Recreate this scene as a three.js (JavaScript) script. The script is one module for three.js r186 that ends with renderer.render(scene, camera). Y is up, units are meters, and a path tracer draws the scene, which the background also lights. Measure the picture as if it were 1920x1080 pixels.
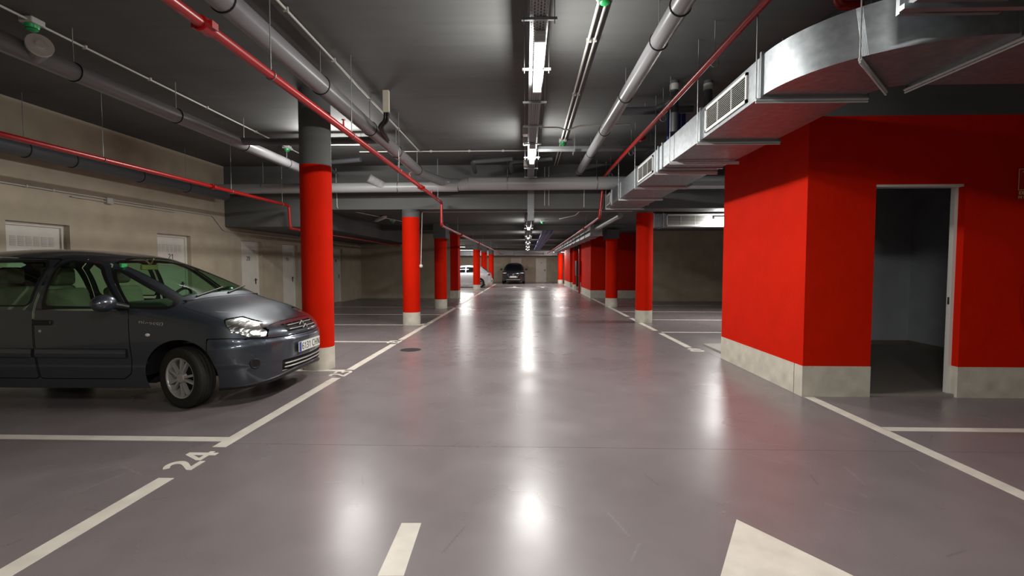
import * as THREE from 'three';
import { mergeGeometries, toCreasedNormals } from 'three/addons/utils/BufferGeometryUtils.js';
import { RoundedBoxGeometry } from 'three/addons/geometries/RoundedBoxGeometry.js';
import { FontLoader } from 'three/addons/loaders/FontLoader.js';
import { RectAreaLightUniformsLib } from 'three/addons/lights/RectAreaLightUniformsLib.js';
import { TextGeometry } from 'three/addons/geometries/TextGeometry.js';

// ---------------------------------------------------------------- camera, exposure
const scene = new THREE.Scene();
scene.background = new THREE.Color(0x000000);
const renderer = new THREE.WebGLRenderer();
renderer.toneMapping = THREE.LinearToneMapping;
renderer.toneMappingExposure = 1.0;
renderer.shadowMap.enabled = true;
const F = 900, CAMY = 1.45, VPX = 988, VPY = 498;         // focal length in px of a 1920 x 1080 frame; where the aisle vanishes
const camera = new THREE.PerspectiveCamera(2 * Math.atan(540 / F) * 180 / Math.PI, 16 / 9, 0.05, 200);
const PITCH = Math.atan((540 - VPY) / F), YAW = Math.atan((VPX - 960) / F * Math.cos(PITCH));
camera.position.set(0, CAMY, 0);
camera.rotation.set(-PITCH, YAW, 0, 'YXZ');
camera.updateMatrixWorld();
RectAreaLightUniformsLib.init();
const SIDE_I = 205, DOWN_I = 320, LAMP_COL = 0xfffdf8, GLOW = 9;   // each lamp: light to the sides and down, glow of its diffuser

// a pixel of the photograph as a point on a plane x = , y = or z = constant
function at(px, py, k) {
  const d = new THREE.Vector3((px - 960) / F, (540 - py) / F, -1).applyQuaternion(camera.quaternion);
  const t = 'x' in k ? k.x / d.x : 'y' in k ? (k.y - CAMY) / d.y : k.z / d.z;
  return new THREE.Vector3(d.x * t, CAMY + d.y * t, d.z * t);
}

// ---------------------------------------------------------------- helpers
let seed = 7; const rnd = () => (seed = (seed * 16807) % 2147483647) / 2147483647;
const V = (x, y, z) => new THREE.Vector3(x, y, z);
const used = {};
function numbered(n) { used[n] = (used[n] ?? -1) + 1; return used[n] ? n + '_' + String(used[n]).padStart(3, '0') : n; }
function clean(g) {
  const q = g.index ? g.toNonIndexed() : g;
  for (const k of Object.keys(q.attributes)) if (!['position', 'normal', 'uv'].includes(k)) q.deleteAttribute(k);
  if (!q.attributes.normal) q.computeVertexNormals();
  if (!q.attributes.uv) q.setAttribute('uv', new THREE.BufferAttribute(new Float32Array(q.attributes.position.count * 2), 2));
  return q;
}
const join = (l) => Array.isArray(l) ? (l.length === 1 ? clean(l[0]) : mergeGeometries(l.map(clean))) : l;
function part(name, geos, mat, parent) {
  const m = new THREE.Mesh(join(geos), mat); m.name = parent === scene ? numbered(name) : name;
  m.castShadow = m.receiveShadow = true; parent.add(m); return m;
}
function thing(name, label, category, pos = [0, 0, 0], turn = 0, group) {
  const o = new THREE.Group(); o.name = numbered(name); scene.add(o); o.position.set(...pos); o.rotation.y = turn;
  o.userData = { label, category }; if (group) o.userData.group = group; return o;
}
function tag(o, label, category, group) { o.userData = { label, category }; if (group) o.userData.group = group; return o; }
function struct(name, geos, mat, label, category = 'structure') { const m = part(name, geos, mat, scene); m.userData = { kind: 'structure', label, category }; return m; }
function structG(name, label, category) { const o = new THREE.Group(); o.name = numbered(name); scene.add(o); o.userData = { kind: 'structure', label, category }; return o; }
// box given by its two corners, uv in metres
function bx(x0, x1, y0, y1, z0, z1) {
  const g = new THREE.BoxGeometry(Math.abs(x1 - x0), Math.abs(y1 - y0), Math.abs(z1 - z0)); g.translate((x0 + x1) / 2, (y0 + y1) / 2, (z0 + z1) / 2); return muv(g);
}
function muv(g0) {
  const g = clean(g0), p = g.attributes.position, n = g.attributes.normal, u = g.attributes.uv;
  for (let i = 0; i < p.count; i++) {
    const ax = Math.abs(n.getX(i)), ay = Math.abs(n.getY(i)), az = Math.abs(n.getZ(i));
    if (ay >= ax && ay >= az) u.setXY(i, p.getX(i), p.getZ(i)); else if (ax >= az) u.setXY(i, p.getZ(i), p.getY(i)); else u.setXY(i, p.getX(i), p.getY(i));
  }
  return g;
}
function cyl(r, a, b, seg = 20, open = false, r2 = r) {     // cylinder between two points
  const d = b.clone().sub(a), g = new THREE.CylinderGeometry(r2, r, d.length(), seg, 1, open);
  g.applyQuaternion(new THREE.Quaternion().setFromUnitVectors(V(0, 1, 0), d.clone().normalize())); g.translate((a.x + b.x) / 2, (a.y + b.y) / 2, (a.z + b.z) / 2); return g;
}
function run(pts, r, bend = 0.1, seg = 10) {                 // pipe along straight legs with rounded bends
  const path = new THREE.CurvePath(); let prev = pts[0];
  for (let i = 1; i < pts.length - 1; i++) {
    const p = pts[i], a = pts[i - 1].clone().sub(p), b = pts[i + 1].clone().sub(p), k = Math.min(bend, a.length() / 2.1, b.length() / 2.1);
    const s = p.clone().add(a.setLength(k)), e = p.clone().add(b.setLength(k));
    path.add(new THREE.LineCurve3(prev, s)); path.add(new THREE.QuadraticBezierCurve3(s, p, e)); prev = e;
  }
  path.add(new THREE.LineCurve3(prev, pts[pts.length - 1]));
  const list = [];
  for (const c of path.curves) list.push(new THREE.TubeGeometry(c, c.isLineCurve3 ? 1 : 7, r, seg, false));
  list.push(cap(pts[0], pts[1], r, seg), cap(pts[pts.length - 1], pts[pts.length - 2], r, seg));
  return join(list);
}
function cap(p, q, r, seg) { const g = new THREE.CircleGeometry(r, seg); g.applyQuaternion(new THREE.Quaternion().setFromUnitVectors(V(0, 0, 1), p.clone().sub(q).normalize())); g.translate(p.x, p.y, p.z); return g; }
function ringAt(p, dir, r, tube) { const g = new THREE.TorusGeometry(r, tube, 6, 24); g.applyQuaternion(new THREE.Quaternion().setFromUnitVectors(V(0, 0, 1), dir.clone().normalize())); g.translate(p.x, p.y, p.z); return g; }

// ---------------------------------------------------------------- textures and materials
function hash(x, y, s) { let h = (x * 374761393 + y * 668265263 + s * 974711) | 0; h = Math.imul(h ^ (h >>> 13), 1274126177); return ((h ^ (h >>> 16)) >>> 0) / 4294967295; }
function noise(x, y, per, s) {                               // tiling value noise
  const xi = Math.floor(x), yi = Math.floor(y), fx = x - xi, fy = y - yi, u = fx * fx * (3 - 2 * fx), v = fy * fy * (3 - 2 * fy), m = (a) => ((a % per) + per) % per;
  const a = hash(m(xi), m(yi), s), b = hash(m(xi + 1), m(yi), s), c = hash(m(xi), m(yi + 1), s), d = hash(m(xi + 1), m(yi + 1), s);
  return a + (b - a) * u + (c - a) * v + (a - b - c + d) * u * v;
}
function tex(n, metres, fn, srgb = true) {
  const d = new Uint8Array(n * n * 4);
  for (let y = 0; y < n; y++) for (let x = 0; x < n; x++) { const c = fn(x / n, y / n, x, y), i = (y * n + x) * 4; for (let k = 0; k < 3; k++) d[i + k] = Math.max(0, Math.min(255, c[k])); d[i + 3] = 255; }
  const t = new THREE.DataTexture(d, n, n); t.wrapS = t.wrapT = THREE.RepeatWrapping; t.magFilter = THREE.LinearFilter; t.minFilter = THREE.LinearMipmapLinearFilter; t.generateMipmaps = true;
  t.repeat.set(1 / metres, 1 / metres); if (srgb) t.colorSpace = THREE.SRGBColorSpace; t.needsUpdate = true; return t;
}
const fbm = (u, v, per, s) => { let a = 0, w = 0.5, p = per; for (let o = 0; o < 4; o++) { a += w * noise(u * p, v * p, p, s + o); w /= 2; p *= 2; } return a / 0.9375; };
const std = (o) => new THREE.MeshStandardMaterial(o), phy = (o) => new THREE.MeshPhysicalMaterial(o);
const mottled = (r, g, b, amp, per, s, metres) => tex(256, metres, (u, v) => { const k = 1 + amp * (fbm(u, v, per, s) - 0.5) * 2; return [r * k, g * k, b * k]; });
const plasterBump = tex(256, 1.0, (u, v) => { const k = 255 * (0.6 * fbm(u, v, 24, 3) + 0.4 * fbm(u, v, 6, 9)); return [k, k, k]; }, false);
const scuffs = [];
for (let i = 0; i < 150; i++) scuffs.push([rnd(), rnd(), rnd() * Math.PI, 0.006 + rnd() * 0.03, rnd() < 0.5 ? -1 : 1]);
const floorCol = tex(1024, 9, (u, v) => {
  let k = 1 + 0.10 * (fbm(u, v, 6, 21) - 0.5) + 0.10 * (fbm(u, v, 40, 22) - 0.5);
  return [121 * k, 112 * k, 113 * k];
});
{ // fine tyre and trolley scuffs on the floor paint
  const d = floorCol.image.data, n = 1024;
  for (const [su, sv, a, len, sg] of scuffs) { const L = Math.floor(len * n); for (let j = 0; j < L; j++) { const x = Math.floor(su * n + Math.cos(a) * j) & 1023, y = Math.floor(sv * n + Math.sin(a) * j) & 1023, i = (y * n + x) * 4; for (let c = 0; c < 3; c++) d[i + c] = Math.max(0, Math.min(255, d[i + c] + sg * 14)); } }
}
const floorRough = tex(512, 7, (u, v) => { const k = 255 * (0.22 + 0.15 * fbm(u, v, 10, 5)); return [k, k, k]; }, false);
const floorBump = tex(512, 2.2, (u, v) => { const k = 255 * (noise(u * 7, v * 7, 7, 31) * 0.7 + noise(u * 14, v * 14, 14, 33) * 0.3); return [k, k, k]; }, false);
const M = {
  floor: std({ map: floorCol, roughness: 1, roughnessMap: floorRough, bumpMap: floorBump, bumpScale: 0.0022 }),
  joint: std({ color: 0x3c3838, roughness: 0.8 }),
  line: std({ map: mottled(214, 206, 194, 0.07, 12, 41, 1.2), roughness: 0.42, bumpMap: floorBump, bumpScale: 0.0012 }),
  ceil: std({ map: tex(256, 3, (u, v) => { const k = 1 + 0.14 * (fbm(u, v, 5, 51) - 0.5) + 0.08 * (noise(u * 4, v * 40, 40, 52) - 0.5); return [84 * k, 85 * k, 84 * k]; }), roughness: 0.75 }),
  wall: std({ map: mottled(172, 162, 142, 0.06, 8, 61, 2), roughness: 0.85, bumpMap: plasterBump, bumpScale: 0.002 }),
  red: phy({ map: mottled(199, 27, 2, 0.035, 7, 71, 1.5), roughness: 0.75, specularIntensity: 0.15, bumpMap: plasterBump, bumpScale: 0.003 }),
  base: std({ map: mottled(196, 190, 176, 0.10, 9, 81, 1.2), roughness: 0.6, bumpMap: plasterBump, bumpScale: 0.002 }),
  room: std({ map: mottled(200, 205, 210, 0.04, 8, 91, 2), roughness: 0.8 }),
  roomBase: std({ color: 0x8a8278, roughness: 0.6 }),
  cream: std({ color: 0xc9c2ae, roughness: 0.55 }),
  white: std({ color: 0xd8d6d0, roughness: 0.5 }),
  galv: std({ map: mottled(146, 150, 153, 0.10, 20, 101, 0.8), metalness: 1, roughness: 0.5, bumpMap: tex(128, 0.9, (u, v) => { const k = 255 * fbm(u, v, 3, 103); return [k, k, k]; }, false), bumpScale: 0.006 }),
  steel: std({ color: 0xa9adb0, metalness: 1, roughness: 0.4 }),
  bar: std({ color: 0xc2c4c4, roughness: 0.5 }),
  rod: std({ color: 0x9a9c9c, metalness: 0.8, roughness: 0.45 }),
  pvc: phy({ map: mottled(122, 122, 124, 0.08, 6, 111, 0.7), roughness: 0.32 }),
  pvcPale: phy({ map: mottled(160, 161, 162, 0.08, 6, 113, 0.7), roughness: 0.35 }),
  pvcDark: std({ color: 0x4c4e52, roughness: 0.4 }),
  rubber: std({ color: 0x0c0c0c, roughness: 0.6 }),
  redPipe: phy({ color: 0x9c0c09, roughness: 0.35, clearcoat: 0.25, clearcoatRoughness: 0.25 }),
  conduit: std({ color: 0xb4b2ac, roughness: 0.5 }),
  boxGrey: std({ color: 0xa9a8a3, roughness: 0.55 }),
  green: phy({ color: 0x1f9b50, roughness: 0.35, transmission: 0 }),
  blue: std({ color: 0x23408f, roughness: 0.45 }),
  lilac: std({ color: 0x7d7fb4, roughness: 0.45 }),
  grilleWhite: std({ color: 0xd6d6d2, roughness: 0.45 }),
  dark: std({ color: 0x0b0b0c, roughness: 0.8 }),
  glow: std({ color: 0xffffff, emissive: 0xfffcf8, emissiveIntensity: GLOW, roughness: 0.4 }),
  lampBody: std({ color: 0xb9bab8, roughness: 0.5 }),
  door: std({ map: mottled(205, 202, 192, 0.03, 6, 121, 1), roughness: 0.5 }),
  ink: std({ color: 0x141414, roughness: 0.6 }),
  black: std({ color: 0x111112, roughness: 0.45 }),
};
const slot = tex(256, 1, (u, v) => { const ru = (u * 6) % 1, row = Math.floor(u * 6), rv = (v * 4 + (row % 2) * 0.5) % 1; const hole = ru > 0.32 && ru < 0.68 && rv > 0.2 && rv < 0.8; const k = hole ? 0 : 255; return [k, k, k]; }, false);
slot.repeat.set(6.6, 5.5);
M.tray = std({ color: 0x94989a, metalness: 0.35, roughness: 0.6, alphaMap: slot, alphaTest: 0.5, side: THREE.DoubleSide });

const font = await new FontLoader().loadAsync('fonts/droid/droid_sans_bold.typeface.json');
const fontR = await new FontLoader().loadAsync('fonts/droid/droid_sans_regular.typeface.json');
const fontS = await new FontLoader().loadAsync('fonts/droid/droid_serif_regular.typeface.json');
function text(s, size, depth, f = font, stretch = 1) { const g = new TextGeometry(s, { font: f, size, depth, curveSegments: 6, bevelEnabled: false }); g.computeBoundingBox(); const b = g.boundingBox; g.translate(-(b.min.x + b.max.x) / 2, -(b.min.y + b.max.y) / 2, 0); g.scale(stretch, 1, 1); return g; }

// ---------------------------------------------------------------- the shell
const XL = -7.4, XR = 9.2, CEIL = 3.86, ZSTEP = -11.6, LOW = 2.86, ZBACK = -42.6, ZREAR = 6, RX = 3.05, RZ = -5.36;
{ // floor: cast slabs with sawn joints
  const fl = structG('floor', 'glossy mauve grey painted concrete floor of the car park', 'floor');
  part('floor_bed', bx(XL - 0.2, XR + 0.2, -0.2, -0.02, ZBACK - 0.2, ZREAR + 0.2), M.joint, fl);
  const xs = [XL - 0.2, -2.98, 3.02, XR + 0.2], zs = [ZREAR + 0.2, 1.2]; for (let z = -3.78; z > ZBACK; z -= 4.98) zs.push(z); zs.push(ZBACK - 0.2);
  for (let i = 0; i < 3; i++) for (let j = 0; j < zs.length - 1; j++) part('slab', bx(xs[i] + 0.002, xs[i + 1] - 0.002, -0.02, 0, zs[j + 1] + 0.002, zs[j] - 0.002), M.floor, fl);
}
struct('ceiling', bx(XL - 0.2, XR + 0.2, CEIL, CEIL + 0.2, ZSTEP - 0.6, ZREAR + 0.2), M.ceil, 'dark grey painted high ceiling over the near part of the aisle', 'ceiling');
struct('ceiling', bx(XL - 0.2, XR + 0.2, LOW, LOW + 0.2, ZBACK - 0.2, ZSTEP - 0.5), M.ceil, 'dark grey lower ceiling beyond the deep cross beam', 'ceiling');
struct('trim', bx(XL, XR, LOW - 0.05, CEIL, ZSTEP - 0.58, ZSTEP), M.ceil, 'deep dark grey concrete beam where the ceiling steps down', 'beam');
struct('trim', bx(XL, -5.15, 2.4, LOW, -21.3, ZSTEP + 0.001), M.ceil, 'dark grey boxed soffit running above the storage doors beyond the beam', 'soffit');
for (const z of [-16.9, -22.6, -28.4, -34.3]) struct('trim', bx(z > -20 ? -5.15 : XL, XR, LOW - 0.16, LOW, z - 0.35, z), M.ceil, ['shallow dark grey cross beam over the first far columns', 'shallow cross beam over the storage block corner', 'shallow cross beam over the silver car', 'shallow cross beam before the parked crossover'][[-16.9, -22.6, -28.4, -34.3].indexOf(z)], 'beam');
struct('wall_back', bx(XL, XR, 0, LOW, ZBACK - 0.2, ZBACK), M.wall, 'cream end wall behind the dark crossover', 'wall');
struct('wall_rear', bx(XL, XR, 0, CEIL, ZREAR, ZREAR + 0.2), M.wall, 'cream wall closing the near end of the garage', 'wall');
struct('wall_right', bx(XR, XR + 0.2, 0, CEIL, ZBACK, ZREAR), M.wall, 'cream long wall behind the red storeroom', 'wall');
// long wall with the storage doors, openings cut
const doorsL = [ // z of the near and far edge, number
  { z: -6.62, w: 0.86, n: '22', l: 'cream louvred storage door numbered 22 behind the car roof' }, { z: -9.42, w: 0.86, n: '21', l: 'cream louvred storage door numbered 21 beyond the windscreen' },
  { z: -12.25, w: 0.86, n: '20', l: 'cream louvred storage door numbered 20 past the car bonnet' }, { z: -14.35, w: 0.86, n: '19', l: 'cream louvred storage door numbered 19 beside the red column' }, { z: -18.2, w: 0.8, n: '18', l: 'cream storage door numbered 18 in the dark bay' }];
{
  const sh = new THREE.Shape(); sh.moveTo(ZREAR, 0); sh.lineTo(ZREAR, CEIL); sh.lineTo(ZBACK, CEIL); sh.lineTo(ZBACK, 0); sh.lineTo(ZREAR, 0);
  for (const d of doorsL) { const h = new THREE.Path(); h.moveTo(d.z, 0.001); h.lineTo(d.z - d.w - 0.1, 0.001); h.lineTo(d.z - d.w - 0.1, 2.1); h.lineTo(d.z, 2.1); h.lineTo(d.z, 0.001); sh.holes.push(h); }
  const g = new THREE.ExtrudeGeometry(sh, { depth: 0.2, bevelEnabled: false }); g.rotateY(-Math.PI / 2); g.translate(XL, 0, 0);
  struct('wall_left', muv(g), M.wall, 'cream plastered long wall with the numbered storage doors', 'wall');
  struct('wall_left', bx(XL - 0.5, XL - 0.3, 0, 2.3, -20, -5), M.wall, 'cream wall inside the storage door recesses', 'wall');
  doorsL.forEach((d, i) => {
    const t = thing('storage_door', d.l, 'door', [XL - 0.14, 0, d.z - 0.05 - d.w / 2], Math.PI / 2, 'numbered storage doors');
    part('leaf', bx(-d.w / 2, d.w / 2, 0.01, 2.05, -0.03, 0.02), M.door, t);
    part('frame', [bx(-d.w / 2 - 0.05, -d.w / 2, 0, 2.1, -0.05, 0.05), bx(d.w / 2, d.w / 2 + 0.05, 0, 2.1, -0.05, 0.05), bx(-d.w / 2, d.w / 2, 2.05, 2.1, -0.05, 0.05)], M.door, t);
    for (let r = 0; r < 6; r++) for (let c = 0; c < 6; c++) part('louvre', bx(-0.33 + c * 0.115, -0.25 + c * 0.115, 1.75 + r * 0.026, 1.758 + r * 0.026, 0.018, 0.026), M.boxGrey, t);
    const num = text(d.n, 0.11, 0.004, fontR); num.translate(0.02, 1.64, 0.021); part('door_number', num, M.ink, t);
    const h = part('handle', [bx(d.w / 2 - 0.1, d.w / 2 - 0.06, 0.94, 1.1, 0.02, 0.03), bx(d.w / 2 - 0.17, d.w / 2 - 0.07, 1.05, 1.07, 0.05, 0.065), bx(d.w / 2 - 0.085, d.w / 2 - 0.07, 1.05, 1.07, 0.02, 0.06)], M.black, t); h.userData.label = 'black lever handle on a long plate';
  });
}
// red storeroom beside the aisle
const RB = 0.34, RT = 3.06;
function bands(name, x0, x1, z0, z1, label, inner) {
  const o = structG(name, label, 'wall');
  part('wall_base', bx(x0 - 0.004, x1 + 0.004, 0, RB, z0 - 0.004, z1 + 0.004), M.base, o);
  part('red_paint', bx(x0, x1, RB, RT, z0, z1), M.red, o);
  part('grey_top', bx(x0, x1, RT, CEIL, z0, z1), M.ceil, o);
  return o;
}
bands('wall_storeroom', RX, RX + 0.16, -7.58, RZ - 0.16, 'lit red storeroom wall with pale base facing the aisle');
bands('wall_storeroom', RX, 3.78, RZ - 0.16, RZ, 'narrow red wall between the storeroom corner and its doorway');
bands('wall_storeroom', 4.72, XR, RZ - 0.16, RZ, 'red wall with pale base carrying the extinguisher sign');
bands('wall_storeroom', RX + 0.16, 3.75, -7.58, -7.42, 'red return wall at the far end of the storeroom');
{ const o = structG('wall_storeroom', 'red wall panel above the empty doorway', 'wall'); part('red_paint', bx(3.78, 4.72, 2.33, RT, RZ - 0.16, RZ), M.red, o); part('grey_top', bx(3.78, 4.72, RT, CEIL, RZ - 0.16, RZ), M.ceil, o); }
struct('wall_storeroom_inside', [bx(3.75, 3.9, 0, CEIL, -8.8, -7.42), bx(3.75, 7.0, 0, CEIL, -8.95, -8.8), bx(6.85, 7.0, 0, CEIL, -8.8, RZ - 0.16)], M.room, 'grey inner walls seen through the empty doorway', 'wall');
struct('baseboard_storeroom', [bx(3.9, 6.85, 0.03, 0.11, -8.8, -8.785), bx(6.835, 6.85, 0.03, 0.11, -8.8, RZ - 0.16)], M.roomBase, 'low tiled skirting inside the storeroom', 'skirting');
struct('floor_storeroom', bx(3.21, 6.85, 0.0, 0.03, -8.8, RZ - 0.03), std({ color: 0x8f8880, roughness: 0.6 }), 'raised bare floor of the storeroom behind the doorway', 'floor');
{ const t = thing('door_frame', 'thin unpainted white metal frame lining the empty doorway', 'door frame', [0, 0, RZ]);
  part('head', bx(3.78, 4.72, 2.305, 2.33, -0.14, -0.02), M.white, t); part('jamb', bx(4.685, 4.72, 0.03, 2.305, -0.14, -0.085), M.white, t); part('jamb', bx(3.78, 3.80, 0.03, 2.305, -0.14, -0.085), M.white, t);
  part('strike_plate', bx(4.683, 4.686, 1.02, 1.1, -0.125, -0.1), M.steel, t); }
// blocks farther down the aisle
function block(name, x0, x1, z0, z1, label, mat) { const o = structG(name, label, 'wall'); part('wall_base', bx(x0 - 0.004, x1 + 0.004, 0, 0.34, z0, z1 + 0.004), M.base, o); part('paint', bx(x0, x1, 0.34, LOW, z0, z1), mat, o); return o; }
{ const o = structG('wall_stair_block', 'cream and red block beyond the third column', 'wall');
  part('wall_base', bx(-3.4, -3.05, 0, 0.34, -21.9, -21.2), M.base, o); part('paint', bx(-3.4, -3.05, 0.34, LOW, -21.9, -21.2), M.red, o); part('plain_wall', bx(XL, -3.4, 0, LOW, -21.9, -21.2), M.wall, o); }
block('wall_far_block', 2.85, 6.0, -25.4, -21.6, 'dark red block with pale base behind the farther column pair', M.red);
struct('wall_bay', bx(4.75, XR, 0, LOW, -19.9, -19.7), M.wall, 'cream wall at the end of the empty bays', 'wall');
block('wall_far_block', 2.85, 6.0, -36.5, -32, 'small distant red block near the end wall', M.red);

// ---------------------------------------------------------------- floor paint
function paint(name, pts, label, category, group, mat = M.line) {   // flat painted polygon, a millimetre thick
  const sh = new THREE.Shape(); pts.forEach(([x, z], i) => i ? sh.lineTo(x, -z) : sh.moveTo(x, -z));
  const g = new THREE.ExtrudeGeometry(sh, { depth: 0.0015, bevelEnabled: false }); g.rotateX(-Math.PI / 2); return tag(part(name, muv(g), mat, scene), label, category, group);
}
const strip = (x0, x1, z0, z1) => [[x0, z0], [x1, z0], [x1, z1], [x0, z1]];
const LX = -2.46, LW = 0.11;
[[2.5, -3.14, 'white edge line leading up to bay number 24'], [-3.7, -6.07, 'white edge line between bay numbers 24 and 23'], [-6.55, -8.75, 'white edge line between bay number 23 and the drain cover'], [-9.25, -11.5, 'white edge line past the drain cover'], [-11.95, -16.4, 'white edge line past the second red column'], [-16.9, -27, 'white edge line past the cream and red block'], [-27.5, -37.5, 'white edge line ending by the silver car']].forEach(([a, b, l]) => paint('floor_line', strip(LX - LW / 2, LX + LW / 2, a, b), l, 'floor line'));
[[-3.87, 'white bay divider beside the dark grey car'], [-6.5, 'white bay divider at the foot of the column by the car nose'], [-9.0, 'white bay divider beside the drain cover'], [-11.6, 'white bay divider behind the second column'], [-14.1, 'white bay divider in the dark empty bay'], [-16.6, 'white bay divider behind the third column'], [-27.2, 'white bay divider before the silver car']].forEach(([z, l]) => paint('floor_line', strip(XL + 0.3, LX - LW / 2, z + 0.05, z - 0.05), l, 'floor line'));
paint('floor_line', [[3.06, RZ + 0.02], [3.17, RZ + 0.02], [3.23, 2], [3.12, 2]], 'white edge line starting at the storeroom corner', 'floor line');
paint('floor_line', strip(3.17, 8.6, -4.25, -4.35), 'white bay divider in front of the storeroom doorway', 'floor line');
[[-8.55, -10.35, 'white edge line beyond the storeroom, first stroke'], [-10.75, -13.3, 'white edge line at the foot of the nearer aisle column opposite'], [-13.7, -21.3, 'white edge line leading to the dark red block'], [-21.6, -37, 'white edge line running along the distant red block']].forEach(([a, b, l]) => paint('floor_line', strip(2.82, 2.93, a, b), l, 'floor line'));
[[-10.5, 'white bay divider behind the storeroom'], [-12.9, 'white bay divider at the column opposite'], [-15.2, 'white bay divider in the empty bays opposite'], [-17.6, 'white bay divider before the cream bay wall']].forEach(([z, l]) => paint('floor_line', strip(2.93, 8.8, z + 0.045, z - 0.045), l, 'floor line'));
paint('lane_dash', [at(708, 1080, { y: 0 }), at(757, 1080, { y: 0 }), at(790, 981, { y: 0 }), at(753, 981, { y: 0 })].map((p) => [p.x, p.z]), 'single white lane dash in the middle of the aisle', 'floor line');
{ const tip = at(1381, 974, { y: 0 }), e = at(1600, 1080, { y: 0 }), b = at(1351, 1080, { y: 0 }), s = 1.5, k = (p) => [tip.x + (p.x - tip.x) * s, tip.z + (p.z - tip.z) * s];
  paint('arrow_head', [[tip.x, tip.z], k(e), k(b)], 'large white painted arrow head on the aisle floor', 'floor arrow'); }
paint('far_arrow', [[-1.55, -31.2], [-0.2, -31.2], [-0.75, -32.1], [-0.75, -33.6], [-0.95, -33.6], [-0.95, -32.1]], 'distant white arrow in front of the dark crossover', 'floor arrow');
paint('far_arrow', [[0.5, -33.4], [1.6, -33.4], [1.15, -32.6], [1.15, -31.2], [0.95, -31.2], [0.95, -32.6]], 'distant white arrow pointing back along the aisle', 'floor arrow');
function floorNumber(s, x, z, side, label) {
  const g = text(s, 0.235, 0.0015, font); g.rotateX(-Math.PI / 2); g.rotateY(side > 0 ? -Math.PI / 2 : Math.PI / 2); g.translate(x, 0.0005, z); tag(part('bay_number', g, M.line, scene), label, 'bay number');
}
floorNumber('24', LX - 0.04, -3.44, -1, 'white stencilled 24 on the floor beside the car and its bay divider');
floorNumber('23', LX - 0.04, -6.32, -1, 'white stencilled 23 on the floor at the foot of the column by the car nose');
floorNumber('22', LX - 0.06, -9.0, -1, 'white stencilled 22 on the floor near the round drain cover');
floorNumber('21', LX - 0.06, -11.72, -1, 'white stencilled 21 on the floor below the column with the pull cord');
floorNumber('40', 2.9, -8.3, 1, 'white stencilled bay number at the far corner of the storeroom');
{ const c = at(770, 656, { y: 0 }), t = thing('drain_cover', 'round dark iron drain cover beside the edge line', 'drain cover', [c.x, 0, c.z]);
  part('rim', new THREE.TorusGeometry(0.17, 0.012, 6, 28).rotateX(Math.PI / 2).scale(1, 0.3, 1), M.joint, t); part('lid', new THREE.CylinderGeometry(0.165, 0.165, 0.004, 28).translate(0, 0.002, 0), M.dark, t);
  for (let i = -3; i <= 3; i++) part('bar', bx(-Math.sqrt(0.024 - (i * 0.045) ** 2), Math.sqrt(0.024 - (i * 0.045) ** 2), 0.003, 0.006, i * 0.045 - 0.01, i * 0.045 + 0.01), M.joint, t); }

// ---------------------------------------------------------------- columns
function column(x, z, h, redTop, label, capital, r = 0.21) {
  const t = thing('column', label, 'column', [x, 0, z], 0, 'round red columns');
  const c = (y0, y1, rr) => muv(new THREE.CylinderGeometry(rr, rr, y1 - y0, 40, 1).translate(0, (y0 + y1) / 2, 0));
  part('base_band', c(0, 0.31, r + 0.003), M.base, t); part('red_band', c(0.31, redTop, r), M.red, t); part('grey_top', c(redTop, h, r - 0.001), M.ceil, t);
  if (capital) { const k = part('capital', bx(-r, r, redTop, h, -0.55, r), M.ceil, t); k.userData.label = 'blocky grey column head'; }
  return t;
}
column(-2.95, -6.68, CEIL, 2.83, 'round red column at the nose of the dark grey car');
column(-2.84, -11.72, LOW - 0.05, 2.62, 'round red column with a hanging pull cord conduit');
column(-2.93, -16.25, LOW, 2.36, 'round red column in front of the cream and red block', true);
column(-3.0, -28.6, LOW - 0.16, 2.4, 'round red column before the silver car', false);
column(-3.05, -34.2, LOW - 0.16, 2.4, 'round red column beside the silver car tail', false);
column(-2.95, -39.6, LOW, 2.4, 'distant round red column next to the cross duct', false);
column(3.0, -12.4, LOW, 2.78, 'round red column under the step beam opposite');
column(2.98, -17.0, LOW - 0.16, 2.38, 'round red column with a conduit running up its edge', true);
column(2.98, -29.2, LOW, 2.4, 'round red column past the fire hose', false);
column(2.7, -38.8, LOW, 2.4, 'distant round red column under the far side lamp', false);

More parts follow.
